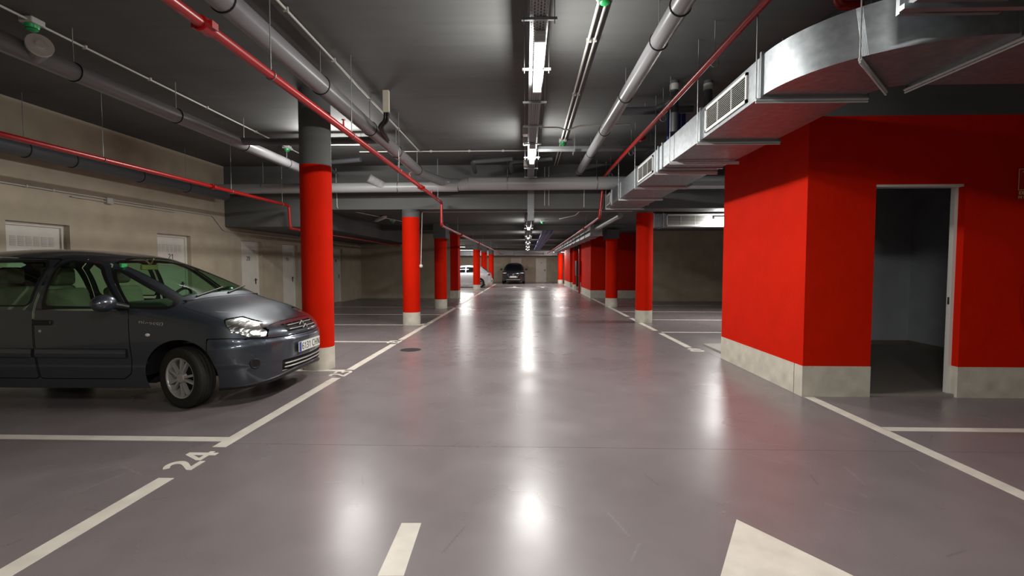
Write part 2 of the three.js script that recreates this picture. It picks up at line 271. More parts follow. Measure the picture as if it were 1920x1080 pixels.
// ---------------------------------------------------------------- lamps
function lamp(x, y, z, along, label, k = 1, rodTop = 0) {
  const t = thing('linear_luminaire', label, 'lamp', [x, y, z], along === 'x' ? Math.PI / 2 : 0, 'linear ceiling luminaires');
  part('housing', new RoundedBoxGeometry(0.1, 0.05, 1.27, 2, 0.015).translate(0, 0.045, 0), M.lampBody, t);
  const g = new THREE.CylinderGeometry(0.045, 0.045, 1.2, 16, 1, false, Math.PI / 2, Math.PI); g.rotateX(Math.PI / 2); g.scale(1, 0.9, 1); g.translate(0, 0.022, 0);
  part('diffuser', [g, bx(-0.045, 0.045, 0.018, 0.024, -0.6, 0.6)], M.glow, t);
  for (const s of [-1, 1]) part('end_cap', bx(-0.047, 0.047, -0.022, 0.05, s * 0.6 - (s < 0 ? 0.03 : 0), s * 0.6 + (s > 0 ? 0.03 : 0)), M.lampBody, t);
  for (const s of [-1, 1]) { const l = new THREE.RectAreaLight(LAMP_COL, SIDE_I * k, 1.2, 0.045); l.position.set(s * 0.051, 0.0, 0); l.rotation.y = -s * Math.PI / 2; t.add(l); }
  const d = new THREE.RectAreaLight(LAMP_COL, DOWN_I * k, 0.09, 1.2); d.position.set(0, -0.025, 0); d.rotation.x = -Math.PI / 2; t.add(d);
  if (rodTop) for (const q of [-0.5, 0.5]) part('hanger_rod', cyl(0.004, V(0, 0.07, q), V(0, rodTop - y, q), 6), M.rod, t);
  return t;
}
lamp(0.11, 3.4, -4.85, 'z', 'long lit luminaire under the perforated cable tray');
lamp(0.09, 3.4, -8.65, 'z', 'second lit luminaire under the cable tray, before the beam');
lamp(0.12, 3.4, 0.1, 'z', 'lit luminaire on the cable tray above the lane dash', 1.15);
lamp(0.12, 3.4, 3.9, 'z', 'lit luminaire on the cable tray at the near end of the garage', 1.15);
lamp(-3.5, 3.62, -8.7, 'x', 'lit luminaire set crosswise behind the column by the car', 1, CEIL);
lamp(5.36, 2.66, -12.45, 'x', 'lit luminaire hidden behind the storeroom beside the grille duct', 1, LOW);
[[-15.1, 'lit luminaire just past the step beam'], [-20.4, 'lit luminaire between the dark blocks'], [-25.6, 'lit luminaire over the aisle beside the far block'], [-30.8, 'lit luminaire over the distant arrows'], [-36, 'lit luminaire over the crossover']].forEach(([z, l]) => lamp(0.05, 2.62, z, 'z', l, z > -22 ? 0.4 : 0.65));
[[-4.6, -26.2, 'lit luminaire in the bay before the silver car'], [-4.6, -31, 'lit luminaire above the silver car'], [-4.6, -37.2, 'lit luminaire in the last bay near the end wall']].forEach(([x, z, l]) => lamp(x, 2.62, z, 'x', l, 0.8, LOW));
lamp(2.6, 2.45, -36.8, 'x', 'lit luminaire in front of the distant red column', 0.8, LOW);

// ---------------------------------------------------------------- cable trays
function tray(name, a, b, w, label, hangers) {              // perforated tray from a to b (horizontal)
  const L = a.distanceTo(b), t = thing(name, label, 'cable tray', [(a.x + b.x) / 2, a.y, (a.z + b.z) / 2], Math.atan2(b.x - a.x, b.z - a.z));
  const g = new THREE.PlaneGeometry(w, L); g.rotateX(-Math.PI / 2); const u = g.attributes.uv; for (let i = 0; i < u.count; i++) u.setXY(i, u.getX(i) * w, u.getY(i) * L);
  part('tray_bottom', g, M.tray, t);
  for (const s of [-1, 1]) part('side_rail', [bx(s * w / 2 - 0.001, s * w / 2 + 0.001, 0, 0.05, -L / 2, L / 2), bx(s * w / 2 - (s > 0 ? 0.012 : 0), s * w / 2 + (s < 0 ? 0.012 : 0), 0.05, 0.052, -L / 2, L / 2)], M.steel, t);
  part('cables', [-0.3, -0.05, 0.2].map((k, i) => cyl(0.008 + 0.003 * i, V(k * w, 0.014, -L / 2), V(k * w, 0.014, L / 2), 8)), M.black, t);
  for (const h of hangers) {
    const z = h, top = hangTop(a.y); part('crossbar', bx(-w / 2 - 0.07, w / 2 + 0.07, -0.03, -0.008, z - 0.012, z + 0.012), M.steel, t);
    for (const s of [-1, 1]) part('threaded_rod', cyl(0.004, V(s * (w / 2 + 0.05), -0.06, z), V(s * (w / 2 + 0.05), top - a.y, z), 6), M.rod, t);
  }
  return t;
}
let hangTop = () => CEIL;
const hang = (n, L) => Array.from({ length: n }, (_, i) => -L / 2 + (i + 0.5) * L / n);
tray('cable_tray', V(0.12, 3.47, 5.5), V(0.08, 3.47, -11.5), 0.15, 'long perforated steel cable tray carrying the lamps over the aisle', hang(17, 17));
tray('cable_tray', V(0.16, 3.6, -9.1), V(8.5, 3.6, -9.1), 0.2, 'cross cable tray branching off toward the storeroom', hang(6, 8.3));
tray('cable_tray', V(2.8, 3.2, -10.6), V(8.6, 3.2, -10.6), 0.3, 'wide cable tray behind the storeroom duct', hang(4, 5.8));
hangTop = () => LOW;
tray('cable_tray', V(0.06, 2.69, -12.4), V(0.04, 2.69, -40), 0.15, 'perforated cable tray carrying the lamps beyond the beam', hang(20, 27.6));
{ const t = thing('cable_tray', 'upright perforated cable tray on the face of the step beam', 'cable tray', [0.09, 0, ZSTEP]);
  const g = new THREE.PlaneGeometry(0.15, 0.95); const u = g.attributes.uv; for (let i = 0; i < u.count; i++) u.setXY(i, u.getX(i) * 0.15, u.getY(i) * 0.95); g.translate(0, 3.0, 0.05); part('tray_bottom', g, M.tray, t);
  for (const s of [-1, 1]) part('side_rail', bx(s * 0.075 - 0.001, s * 0.075 + 0.001, 2.52, 3.47, 0.0, 0.05), M.steel, t); }

// ---------------------------------------------------------------- pipes
function pipe(name, pts, r, mat, label, category, { rings = [], rods = [], bend = 0.12, ringMat = M.rubber, seg = 20, group } = {}) {
  const t = thing(name, label, category, [0, 0, 0], 0, group); part('pipe', run(pts, r, bend, seg), mat, t);
  const dir = pts[1].clone().sub(pts[0]).normalize();
  for (const p of rings) part('clamp', ringAt(p, dir, r + 0.003, 0.007), ringMat, t);
  for (const [p, top] of rods) part('hanger_rod', cyl(0.0045, V(p.x, p.y + r * 0.9, p.z), V(p.x, top, p.z), 6), M.rod, t);
  return t;
}
const lerpZ = (a, b, z) => { const k = (z - a.z) / (b.z - a.z); return a.clone().lerp(b, k); };
{ // large drain pipe over the left of the aisle
  const a = V(-2.28, 3.46, 3), b = V(-2.28, 3.43, -10.45), zs = [-1.5, -3.62, -5.33, -7.0, -8.4, -10.0];
  pipe('drain_pipe', [a, b, V(-1.9, 3.38, -11.2), V(-1.55, 3.36, -11.2)], 0.1, M.pvc, 'thick grey drain pipe hung above the aisle between column and lamps', 'pipe', { rings: zs.map((z) => lerpZ(a, b, z)), rods: zs.map((z) => [lerpZ(a, b, z), CEIL]), bend: 0.2 });
  const c = V(1.2, 3.38, 3), d = V(1.2, 3.6, -11.3), zc = [-0.5, -2.2, -3.9, -4.52, -6.0, -7.6, -9.2, -10.9];
  pipe('drain_pipe', [c, d], 0.08, M.pvc, 'grey drain pipe hung between the lamps and the steel duct', 'pipe', { rings: zc.map((z) => lerpZ(c, d, z)), rods: zc.map((z) => [lerpZ(c, d, z), CEIL]) });
  const e = V(-4.62, 3.42, 3), f = V(-4.62, 3.42, -11.1), ze = [-1.5, -3.2, -4.85, -6.28, -7.8, -9.2, -10.6];
  const p = pipe('drain_pipe', [e, f], 0.09, M.pvc, 'grey drain pipe with a white inspection cap above the car', 'pipe', { rings: ze.map((z) => lerpZ(e, f, z)), rods: ze.map((z) => [lerpZ(e, f, z), CEIL]) });
  part('branch', cyl(0.09, V(-4.62, 3.42, -4.44), V(-4.45, 3.45, -4.34), 24), M.pvc, p);
  const n = V(0.17, 0.03, 0.10).normalize(), ca = V(-4.45, 3.45, -4.34); part('inspection_cap', [cyl(0.1, ca, ca.clone().addScaledVector(n, 0.03), 28), cyl(0.035, ca.clone().addScaledVector(n, 0.03), ca.clone().addScaledVector(n, 0.05), 20)], M.white, p);
  part('cross_branch', run([V(-4.62, 3.42, -7.55), V(-4.35, 3.5, -7.95), V(-2.3, 3.52, -7.95)], 0.06, 0.15, 16), M.pvcDark, p);
}
{ // transverse collector in front of the beam
  const t = thing('collector_pipe', 'very thick pale grey collector pipe crossing in front of the step beam', 'pipe');
  part('pipe', run([V(XL + 0.05, 3.25, -11.2), V(-1.6, 3.28, -11.2)], 0.115, 0.1, 24), M.pvcPale, t);
  part('reducer', cyl(0.115, V(-1.6, 3.3, -11.2), V(-1.35, 3.34, -11.2), 24, false, 0.15), M.pvcPale, t);
  part('pipe', run([V(-1.35, 3.34, -11.2), V(XR - 0.05, 3.36, -11.2)], 0.15, 0.1, 24), M.pvcPale, t);
  part('branch', cyl(0.1, V(-3.3, 3.28, -11.2), V(-3.62, 3.46, -11.0), 20), M.pvcPale, t);
  for (const x of [-6.2, -4.6, -3.0, -0.45, 1.6, 3.6]) { part('clamp', ringAt(V(x, x < -1.4 ? 3.265 : 3.345, -11.2), V(1, 0, 0), x < -1.4 ? 0.118 : 0.153, 0.008), M.steel, t); part('hanger_rod', cyl(0.005, V(x, 3.4, -11.2), V(x, CEIL, -11.2), 6), M.rod, t); }
}
pipe('duct_pipe', [V(-7.05, 3.08, 3), V(-7.05, 3.08, -11.1)], 0.11, M.pvcDark, 'dark grey pipe strapped along the cream wall above the doors', 'pipe', { rings: [-4, -5.5, -6.6, -7.3, -8.6, -9.8].map((z) => V(-7.05, 3.08, z)), rods: [-4, -6.6, -9.8].map((z) => [V(-7.05, 3.08, z), CEIL]) });
function redPipe(pts, r, label, rods, couplings) {
  const t = pipe('sprinkler_pipe', pts, r, M.redPipe, label, 'pipe', { bend: 0.06, group: 'red fire pipes' });
  for (const [p, top] of rods) { part('hanger_rod', cyl(0.0045, V(p.x, p.y + r, p.z), V(p.x, top, p.z), 6), M.rod, t); part('loop', ringAt(p, V(0, 0, 1), r + 0.006, 0.004), M.rod, t); }
  for (const p of couplings) part('coupling', [cyl(r * 1.45, V(p.x, p.y, p.z + 0.045), V(p.x, p.y, p.z - 0.045), 18), bx(p.x - r * 2, p.x + r * 2, p.y - 0.022, p.y + 0.022, p.z - 0.03, p.z + 0.03)], M.redPipe, t);
  return t;
}
const rods = (x, y, zs, top) => zs.map((z) => [V(x, y, z), top]);
{ const t = redPipe([V(-2.02, 2.96, 3), V(-2.02, 2.94, -11.35), V(-2.02, 2.4, -11.35), V(-2.02, 2.38, -40)], 0.034, 'red fire pipe over the aisle that drops under the beam past the column', [...rods(-2.02, 2.95, [-1.5, -3.8, -5.55, -7.6, -10.9], CEIL), ...rods(-2.02, 2.38, [-14, -18, -22, -27, -32], LOW)], [V(-2.02, 2.95, -3.02), V(-2.02, 2.94, -9.2), V(-2.02, 2.38, -14.6), V(-2.02, 2.38, -20)]);
  for (const z of [-5.3, -8.3, -10.2]) part('sprinkler_head', [cyl(0.014, V(-2.02, 2.97, z), V(-2.02, 3.05, z), 8, false, 0.008), cyl(0.02, V(-2.02, 3.05, z), V(-2.02, 3.056, z), 10)], M.redPipe, t); }
redPipe([V(-5.6, 2.83, 3), V(-5.6, 2.86, -11.2), V(-5.6, 2.33, -11.25), V(-5.6, 2.32, -21)], 0.032, 'red fire pipe along the cream wall with the storage doors', [...rods(-5.6, 2.85, [-2, -6.25, -9.0, -10.9], CEIL), ...rods(-5.6, 2.32, [-14, -18], 2.4)], [V(-5.6, 2.85, -8.45), V(-5.6, 2.85, -3.5)]);
redPipe([V(1.82, 3.4, 3), V(1.79, 3.52, -11.35), V(1.7, 2.58, -11.4), V(1.7, 2.56, -13.5), V(1.7, 2.45, -40)], 0.034, 'red fire pipe beside the steel duct that drops under the beam', [...rods(1.85, 3.45, [-2, -4.9, -6.7, -8.7, -10.8], CEIL), ...rods(1.7, 2.5, [-14, -18, -23], LOW)], [V(1.84, 3.5, -7.9), V(1.7, 2.55, -14.2)]);
redPipe([V(2.58, CEIL, -4.2), V(2.6, 3.62, -4.2), V(8.9, 3.62, -4.2)], 0.038, 'red fire pipe bending down from the ceiling over the duct elbow', [], []);
{ const t = pipe('drain_pipe', [V(1.28, 3.74, -7.3), V(2.45, 3.76, -7.3)], 0.055, M.pvcDark, 'dark grey waste pipe with a branch near the blue tubes', 'pipe'); part('branch', run([V(1.85, 3.75, -7.3), V(2.05, 3.82, -7.25), V(2.1, CEIL, -7.2)], 0.045, 0.05, 14), M.pvcDark, t); part('hanger_rod', cyl(0.005, V(1.75, 3.75, -7.3), V(1.75, CEIL, -7.3), 6), M.rod, t); }
for (let i = 0; i < 4; i++) tag(part('blue_tube', run([V(2.22 + i * 0.075, CEIL, -7.7), V(2.22 + i * 0.075, 3.2, -7.7)], 0.032, 0.05, 12), M.blue, scene), 'blue corrugated tube dropping from the ceiling behind the duct', 'tube', 'blue tubes');
{ const t = pipe('drain_pipe', [V(2.62, 3.55, -4.75), V(3.0, 3.72, -3.9)], 0.1, M.pvcDark, 'short dark grey drain pipe above the duct elbow', 'pipe'); part('end_cap', cyl(0.115, V(2.62, 3.55, -4.75), V(2.585, 3.534, -4.83), 24), M.black, t); }
for (const [x, l] of [[-4.5, 'thin grey waste pipe under the ceiling by the collector'], [-1.2, 'thin grey waste pipe by the reducer'], [-0.35, 'thin grey waste pipe before the beam face']]) pipe('waste_pipe', [V(x, 3.62, -11.2), V(x, 3.72, -10.6), V(x + 0.9, 3.74, -10.4)], 0.05, M.pvcDark, l, 'pipe', { bend: 0.1, seg: 12 });

{ const t = thing('refrigerant_line', 'cream boxed riser with black insulated hoses beside the thick drain pipe', 'pipe', [0, 0, 0]); const p = at(724, 170, { y: CEIL });
  part('cover_box', bx(p.x - 0.04, p.x + 0.04, CEIL - 0.3, CEIL, p.z - 0.03, p.z + 0.03), M.cream, t);
  for (const k of [-0.018, 0.02]) part('hose', run([V(p.x + k, CEIL - 0.28, p.z), V(p.x + k, CEIL - 0.4, p.z), V(p.x + k - 0.12, CEIL - 0.46, p.z - 0.1), V(p.x - 0.3, CEIL - 0.44 + k, p.z - 1.2)], 0.022, 0.07, 10), M.black, t); }
for (const [px, l] of [[1265, 'dark waste riser with a pale collar near the blue tubes'], [1328, 'dark waste riser with a pale collar behind the first duct grille']]) { const p = at(px, 152, { y: CEIL }), t = thing('waste_riser', l, 'pipe', [p.x, 0, p.z]); part('pipe', cyl(0.055, V(0, 3.2, 0), V(0, CEIL, 0), 18), M.pvcDark, t); part('collar', cyl(0.06, V(0, CEIL - 0.12, 0), V(0, CEIL - 0.04, 0), 18), M.boxGrey, t); }
// conduits, junction boxes and detectors
function conduit(pts, label, r = 0.011, clips = []) { const t = thing('conduit', label, 'conduit', [0, 0, 0]); part('tube', run(pts, r, 0.06, 8), M.conduit, t); for (const p of clips) part('clip', bx(p.x - r * 1.8, p.x + r * 1.8, p.y - r * 1.5, p.y + 0.02, p.z - 0.01, p.z + 0.01), M.conduit, t); return t; }
const YC = CEIL - 0.035;
conduit([V(-4.82, YC, 3), V(-4.82, YC, -11.5)], 'grey conduit on the ceiling above the wall side drain pipe', 0.012, [-3.9, -5.2, -6.1, -7.2, -8.5, -9.8].map((z) => V(-4.82, YC, z)));
conduit([V(-2.24, YC, 3), V(-2.24, YC, -10.1)], 'grey conduit on the ceiling beside the thick aisle drain pipe', 0.013, [-3.6, -4.5, -5.6, -6.9, -8.4].map((z) => V(-2.24, YC, z)));
conduit([V(-3.5, YC, -10.05), V(0.02, YC, -10.05)], 'grey cross conduit before the step beam', 0.012, [-2, -1.2, -0.5].map((x) => V(x, YC, -10.05)));
conduit([V(0.64, YC, 3), V(0.65, YC, -11.5)], 'thicker of two parallel ceiling conduits beside the lamps', 0.015, [-4, -5.2, -6.8].map((z) => V(0.65, YC, z)));
conduit([V(0.71, YC, 3), V(0.71, YC, -11.5)], 'thinner of two parallel ceiling conduits beside the lamps', 0.011, [-4, -5.2, -6.8].map((z) => V(0.71, YC, z)));
conduit([V(0.2, 3.6, -7.6), V(0.5, 3.6, -7.6), V(0.62, 3.55, -7.6), V(0.8, 3.62, -7.6), V(1.6, 3.64, -7.6)], 'grey cross conduit with a dip under the parallel conduits', 0.012);
conduit([V(0.42, 3.8, ZSTEP + 0.02), V(0.42, 2.88, ZSTEP + 0.02)], 'upright conduit on the beam face beside the tray', 0.012);
conduit([V(0.52, 3.8, ZSTEP + 0.02), V(0.52, 2.88, ZSTEP + 0.02)], 'second upright conduit on the beam face beside the tray', 0.012);
conduit([V(1.36, 3.5, ZSTEP + 0.02), V(1.36, 2.84, ZSTEP + 0.02), V(1.3, 2.8, -13), V(0.95, 2.82, -14.2)], 'pale conduit bending from the beam face onto the lower ceiling', 0.014);
conduit([V(-4.62, 3.8, ZSTEP + 0.02), V(-4.6, 2.84, ZSTEP + 0.02), V(-4.3, 2.82, -12.6), V(-3.9, 2.83, -15)], 'conduit down the beam face behind the near column', 0.012);
{ const t = conduit([V(2.6, 2.79, -12.0), V(-2.45, 2.79, -12.0), V(-2.6, 2.79, -11.9), V(-2.6, 1.46, -11.72)], 'pale conduit across the beam and down the second column', 0.012);
  part('pull_knob', new THREE.SphereGeometry(0.045, 16, 12).translate(-2.6, 1.44, -11.72), M.white, t).userData.label = 'white ball shaped push switch'; }
conduit([V(XL + 0.03, 2.62, 3), V(XL + 0.03, 2.62, -11.1), V(XL + 0.03, 2.3, -11.5), V(XL + 0.03, 2.28, -16)], 'long grey conduit clipped along the cream wall above the doors', 0.011, [-6.9, -7.3, -8.4, -9.3].map((z) => V(XL + 0.03, 2.62, z)));
conduit([V(XL + 0.03, 2.57, -7.6), V(XL + 0.03, 2.57, -9.9)], 'short lower conduit through the wall junction box', 0.01);
tag(part('junction_box', new RoundedBoxGeometry(0.06, 0.11, 0.13, 2, 0.01).translate(XL + 0.035, 2.59, -8.3), M.boxGrey, scene), 'grey junction box on the cream wall conduit', 'junction box');
for (const [z, l] of [[-7.55, 'grey junction box on the tray edge by the dipped conduit'], [-8.1, 'larger grey junction box on the tray edge next to the lamp'], [-9.9, 'grey junction box on the tray edge at the cross conduit']]) tag(part('junction_box', new RoundedBoxGeometry(0.08, 0.13, 0.16, 2, 0.01).translate(-0.03, 3.53, z), M.boxGrey, scene), l, 'junction box');
function detector(x, y, z, label, k = 1) {
  const t = thing('alarm_detector', label, 'detector', [x, y, z], 0, 'green detectors'); t.scale.setScalar(k);
  part('mount_box', new RoundedBoxGeometry(0.14, 0.06, 0.14, 2, 0.012).translate(0, -0.03, 0), M.boxGrey, t);
  const pts = [[0.001, -0.125], [0.025, -0.122], [0.045, -0.11], [0.055, -0.09], [0.058, -0.06]].map(([a, b]) => new THREE.Vector2(a, b)); part('dome', new THREE.LatheGeometry(pts, 24), M.green, t);
  part('slots', new THREE.TorusGeometry(0.05, 0.004, 4, 20).rotateX(Math.PI / 2).translate(0, -0.1, 0), M.black, t); return t;
}
detector(0.68, CEIL, -4.35, 'green alarm detector on the two parallel conduits');
detector(-4.84, CEIL, -4.66, 'green alarm detector on the conduit above the inspection cap');
detector(-4.84, CEIL, -9.65, 'green alarm detector on the conduit near the column by the car');
detector(0.68, CEIL, -9.3, 'green alarm detector where the cross tray passes');
detector(0.48, LOW, -14.9, 'green alarm detector on the lower ceiling over the aisle');
detector(-4.1, LOW, -14.6, 'green alarm detector in the dark bay');
{ const t = thing('emergency_light', 'unlit slim white fitting on the ceiling of the dark bay', 'lamp', [-4.25, LOW - 0.05, -13.9], 0.5); part('housing', new RoundedBoxGeometry(0.1, 0.08, 1.2, 2, 0.02), M.white, t); part('feed', cyl(0.012, V(0, 0, -0.6), V(0, 0.02, -1.3), 8), M.conduit, t); }

// ---------------------------------------------------------------- ducts
const DX0 = 1.87, DX1 = 2.67, DY0 = 2.8, DY1 = 3.12;
function grille(name, w, h, parent, place) {                 // white louvred grille in local xy, facing +z
  const g = new THREE.Group(); g.name = name; parent.add(g); place(g);
  part('frame', [bx(-w / 2, w / 2, h / 2 - 0.025, h / 2, 0, 0.015), bx(-w / 2, w / 2, -h / 2, -h / 2 + 0.025, 0, 0.015), bx(-w / 2, -w / 2 + 0.025, -h / 2, h / 2, 0, 0.015), bx(w / 2 - 0.025, w / 2, -h / 2, h / 2, 0, 0.015)], M.grilleWhite, g);
  part('backing', bx(-w / 2 + 0.02, w / 2 - 0.02, -h / 2 + 0.02, h / 2 - 0.02, 0, 0.001), M.dark, g);
  const n = Math.floor((h - 0.05) / 0.017); for (let i = 0; i < n; i++) { const s = bx(-w / 2 + 0.02, w / 2 - 0.02, -0.001, 0.001, -0.008, 0.008); s.rotateX(0.6); s.translate(0, -h / 2 + 0.034 + i * 0.017, 0.008); part('slat', s, M.grilleWhite, g); }
  for (const k of [-1 / 6, 1 / 6]) part('mullion', bx(k * w - 0.003, k * w + 0.003, -h / 2 + 0.02, h / 2 - 0.02, 0.002, 0.013), M.grilleWhite, g);
  return g;
}
{ const t = thing('air_duct', 'galvanised rectangular air duct with grilles bending over the storeroom', 'air duct');
  const cuts = [-3.95, -5.29, -6.75, -6.95, -8.3, -9.75, -10.75, -11.52];
  for (let i = 0; i < cuts.length - 1; i++) part('duct_section', bx(DX0, DX1, DY0, DY1, cuts[i + 1], cuts[i]), M.galv, t);
  for (const z of cuts) part('flange', [bx(DX0 - 0.02, DX1 + 0.02, DY0 - 0.02, DY0 + 0.003, z - 0.014, z + 0.014), bx(DX0 - 0.02, DX1 + 0.02, DY1 - 0.003, DY1 + 0.02, z - 0.014, z + 0.014), bx(DX0 - 0.02, DX0 + 0.003, DY0, DY1, z - 0.014, z + 0.014), bx(DX1 - 0.003, DX1 + 0.02, DY0, DY1, z - 0.014, z + 0.014)], M.steel, t);
  for (const [z0, z1] of [[-4.2, -5.15], [-7.25, -8.2], [-10.85, -11.45]]) grille('grille', Math.abs(z1 - z0), 0.25, t, (g) => { g.position.set(DX0 - 0.001, (DY0 + DY1) / 2, (z0 + z1) / 2); g.rotation.y = -Math.PI / 2; });
  // elbow about (2.87, -3.95)
  const cx = 2.87, cz = -3.95, ri = cx - DX1, ro = cx - DX0, N = 40, sh = new THREE.Shape();
  for (let i = 0; i <= N; i++) { const a = Math.PI - i / N * Math.PI / 2; const p = [cx + ro * Math.cos(a), cz + ro * Math.sin(a)]; i ? sh.lineTo(p[0], -p[1]) : sh.moveTo(p[0], -p[1]); }
  for (let i = N; i >= 0; i--) { const a = Math.PI - i / N * Math.PI / 2; sh.lineTo(cx + ri * Math.cos(a), -(cz + ri * Math.sin(a))); }
  const g = new THREE.ExtrudeGeometry(sh, { depth: DY1 - DY0, bevelEnabled: false, curveSegments: 24 }); g.rotateX(-Math.PI / 2); g.translate(0, DY0, 0); part('elbow', muv(toCreasedNormals(g, 0.5)), M.galv, t);
  part('duct_section', bx(cx, XR - 0.05, DY0, DY1, cz + ri, cz + ro), M.galv, t);
  part('flange', [bx(cx - 0.014, cx + 0.014, DY0 - 0.02, DY0, cz + ri - 0.02, cz + ro + 0.02), bx(cx - 0.014, cx + 0.014, DY1, DY1 + 0.02, cz + ri - 0.02, cz + ro + 0.02), bx(cx - 0.014, cx + 0.014, DY0, DY1, cz + ro, cz + ro + 0.02)], M.steel, t);
  const bar = (a, b) => { part('support_bar', [cyl(0.014, a, b, 4), cyl(0.008, a.clone().add(V(0, -0.02, 0)), b.clone().add(V(0, -0.02, 0)), 4)], M.bar, t); for (const p of [a, b]) part('hanger_rod', cyl(0.005, p, V(p.x, CEIL, p.z), 6), M.rod, t); };
  for (const z of [-3.97, -5.3, -6.3, -7.0, -8.3, -9.75, -11.3]) bar(V(DX0 - 0.04, DY0 - 0.025, z), V(DX1 + 0.04, DY0 - 0.025, z));
  const am = Math.PI * 0.75; bar(V(cx + (ro + 0.04) * Math.cos(am), DY0 - 0.025, cz + (ro + 0.04) * Math.sin(am)), V(cx + (ri - 0.02) * Math.cos(am), DY0 - 0.025, cz + (ri - 0.02) * Math.sin(am)));
  bar(V(cx + 0.02, DY0 - 0.025, cz + ro + 0.04), V(cx - 0.02, DY0 - 0.025, cz + ri - 0.03));
}
{ const t = thing('air_duct', 'galvanised branch duct hung in front of the duct elbow', 'air duct', [2.38, 3.12, 0]);
  part('duct_section', bx(-0.25, 0.25, -0.22, 0.22, -2.86, 4), M.galv, t); for (const z of [-2.86, -2.0]) part('flange', [bx(-0.28, 0.28, -0.25, -0.22, z - 0.014, z + 0.014), bx(-0.28, -0.25, -0.22, 0.25, z - 0.014, z + 0.014), bx(0.25, 0.28, -0.22, 0.25, z - 0.014, z + 0.014), bx(-0.28, 0.28, 0.22, 0.25, z - 0.014, z + 0.014)], M.steel, t);
  part('end_plate', bx(-0.25, 0.25, -0.22, 0.22, -2.875, -2.86), M.galv, t); for (const z of [-2.75, -2.45]) part('support_bar', bx(-0.34, 0.34, -0.28, -0.25, z - 0.02, z + 0.02), M.steel, t); }
{ const t = thing('air_duct', 'low galvanised duct with white grille facing the aisle behind the storeroom', 'air duct', [0, 0, -12.75]);
  part('duct_section', bx(3.32, 8.8, 2.46, 2.8, -0.5, 0), M.galv, t); part('flange', [bx(3.3, 3.34, 2.44, 2.82, -0.52, 0.015), bx(3.55, 3.58, 2.44, 2.82, -0.52, 0.015)], M.steel, t);
  grille('grille', 1.1, 0.3, t, (g) => g.position.set(4.2, 2.63, 0.001)); for (const x of [3.5, 5.2, 7]) part('hanger_rod', cyl(0.005, V(x, 2.8, -0.25), V(x, LOW, -0.25), 6), M.rod, t); }
{ const t = thing('air_duct', 'long narrow galvanised duct under the lower ceiling beside the red pipe', 'air duct');
  for (let z = -15.2, i = 0; z > -34.5; z -= 1.55, i++) { part('duct_section', bx(2.0, 2.36, 2.4, 2.74, z - 1.53, z), M.galv, t); part('flange', [bx(1.98, 2.38, 2.38, 2.4, z - 0.03, z), bx(1.98, 2.0, 2.38, 2.76, z - 0.03, z)], M.steel, t); }
  part('flexible_inlet', run([V(2.36, 2.72, -12.3), V(2.2, 2.62, -14.2), V(2.18, 2.6, -15.2)], 0.07, 0.3, 14), M.steel, t); }
{ const t = thing('air_duct', 'wide galvanised cross duct in front of the end wall', 'air duct', [0, 0, -40.9]); for (let x = XL + 0.1; x < 5; x += 1.24) part('duct_section', bx(x, x + 1.22, 2.3, 2.7, -0.5, 0), M.galv, t); for (let x = -6; x < 5; x += 2.5) part('hanger_rod', cyl(0.006, V(x, 2.7, -0.2), V(x, LOW, -0.2), 6), M.rod, t); }
for (let i = 0; i < 8; i++) tag(part('service_tube', run([V(0.55 + i * 0.055, 2.64, -36), V(0.55 + i * 0.055, 2.64, -18.4 + i * 0.05), V(0.62 + i * 0.055, 2.8, -17.8 + i * 0.05), V(8.8, 2.8, -17.8 + i * 0.05)], 0.024, 0.1, 8), i % 3 ? M.lilac : M.blue, scene), 'blue lilac service tube in the flat bundle under the lower ceiling', 'tube', 'bundle of blue service tubes');

// ---------------------------------------------------------------- wall fittings
{ const c = at(1907, 345, { z: RZ + 0.004 }), t = thing('extinguisher_sign', 'red extinguisher sign with pale symbol on the storeroom wall', 'sign', [c.x + 0.14, c.y, RZ + 0.004]);
  part('plate', bx(-0.14, 0.14, -0.17, 0.17, 0, 0.004), std({ color: 0xb51a10, roughness: 0.4 }), t); const cream = std({ color: 0xe8d9b0, roughness: 0.5 });
  part('border', [bx(-0.13, 0.13, 0.155, 0.16, 0.004, 0.005), bx(-0.13, 0.13, -0.065, -0.06, 0.004, 0.005), bx(-0.13, -0.125, -0.06, 0.155, 0.004, 0.005), bx(0.125, 0.13, -0.06, 0.155, 0.004, 0.005)], cream, t);
  const s = new THREE.Shape(); s.absarc(-0.02, 0.08, 0.035, 0, Math.PI); s.lineTo(-0.055, -0.04); s.lineTo(0.015, -0.04); s.lineTo(0.015, 0.08); part('symbol', [new THREE.ExtrudeGeometry(s, { depth: 0.001, bevelEnabled: false }).translate(0, 0, 0.004), bx(-0.035, -0.005, 0.115, 0.135, 0.004, 0.005), bx(-0.09, -0.03, 0.125, 0.133, 0.004, 0.005)], cream, t);
  part('lettering', [text('EXTINTOR', 0.036, 0.001).translate(0, -0.095, 0.004), text('DE INCENDIOS', 0.026, 0.001).translate(0, -0.14, 0.004)], cream, t); }
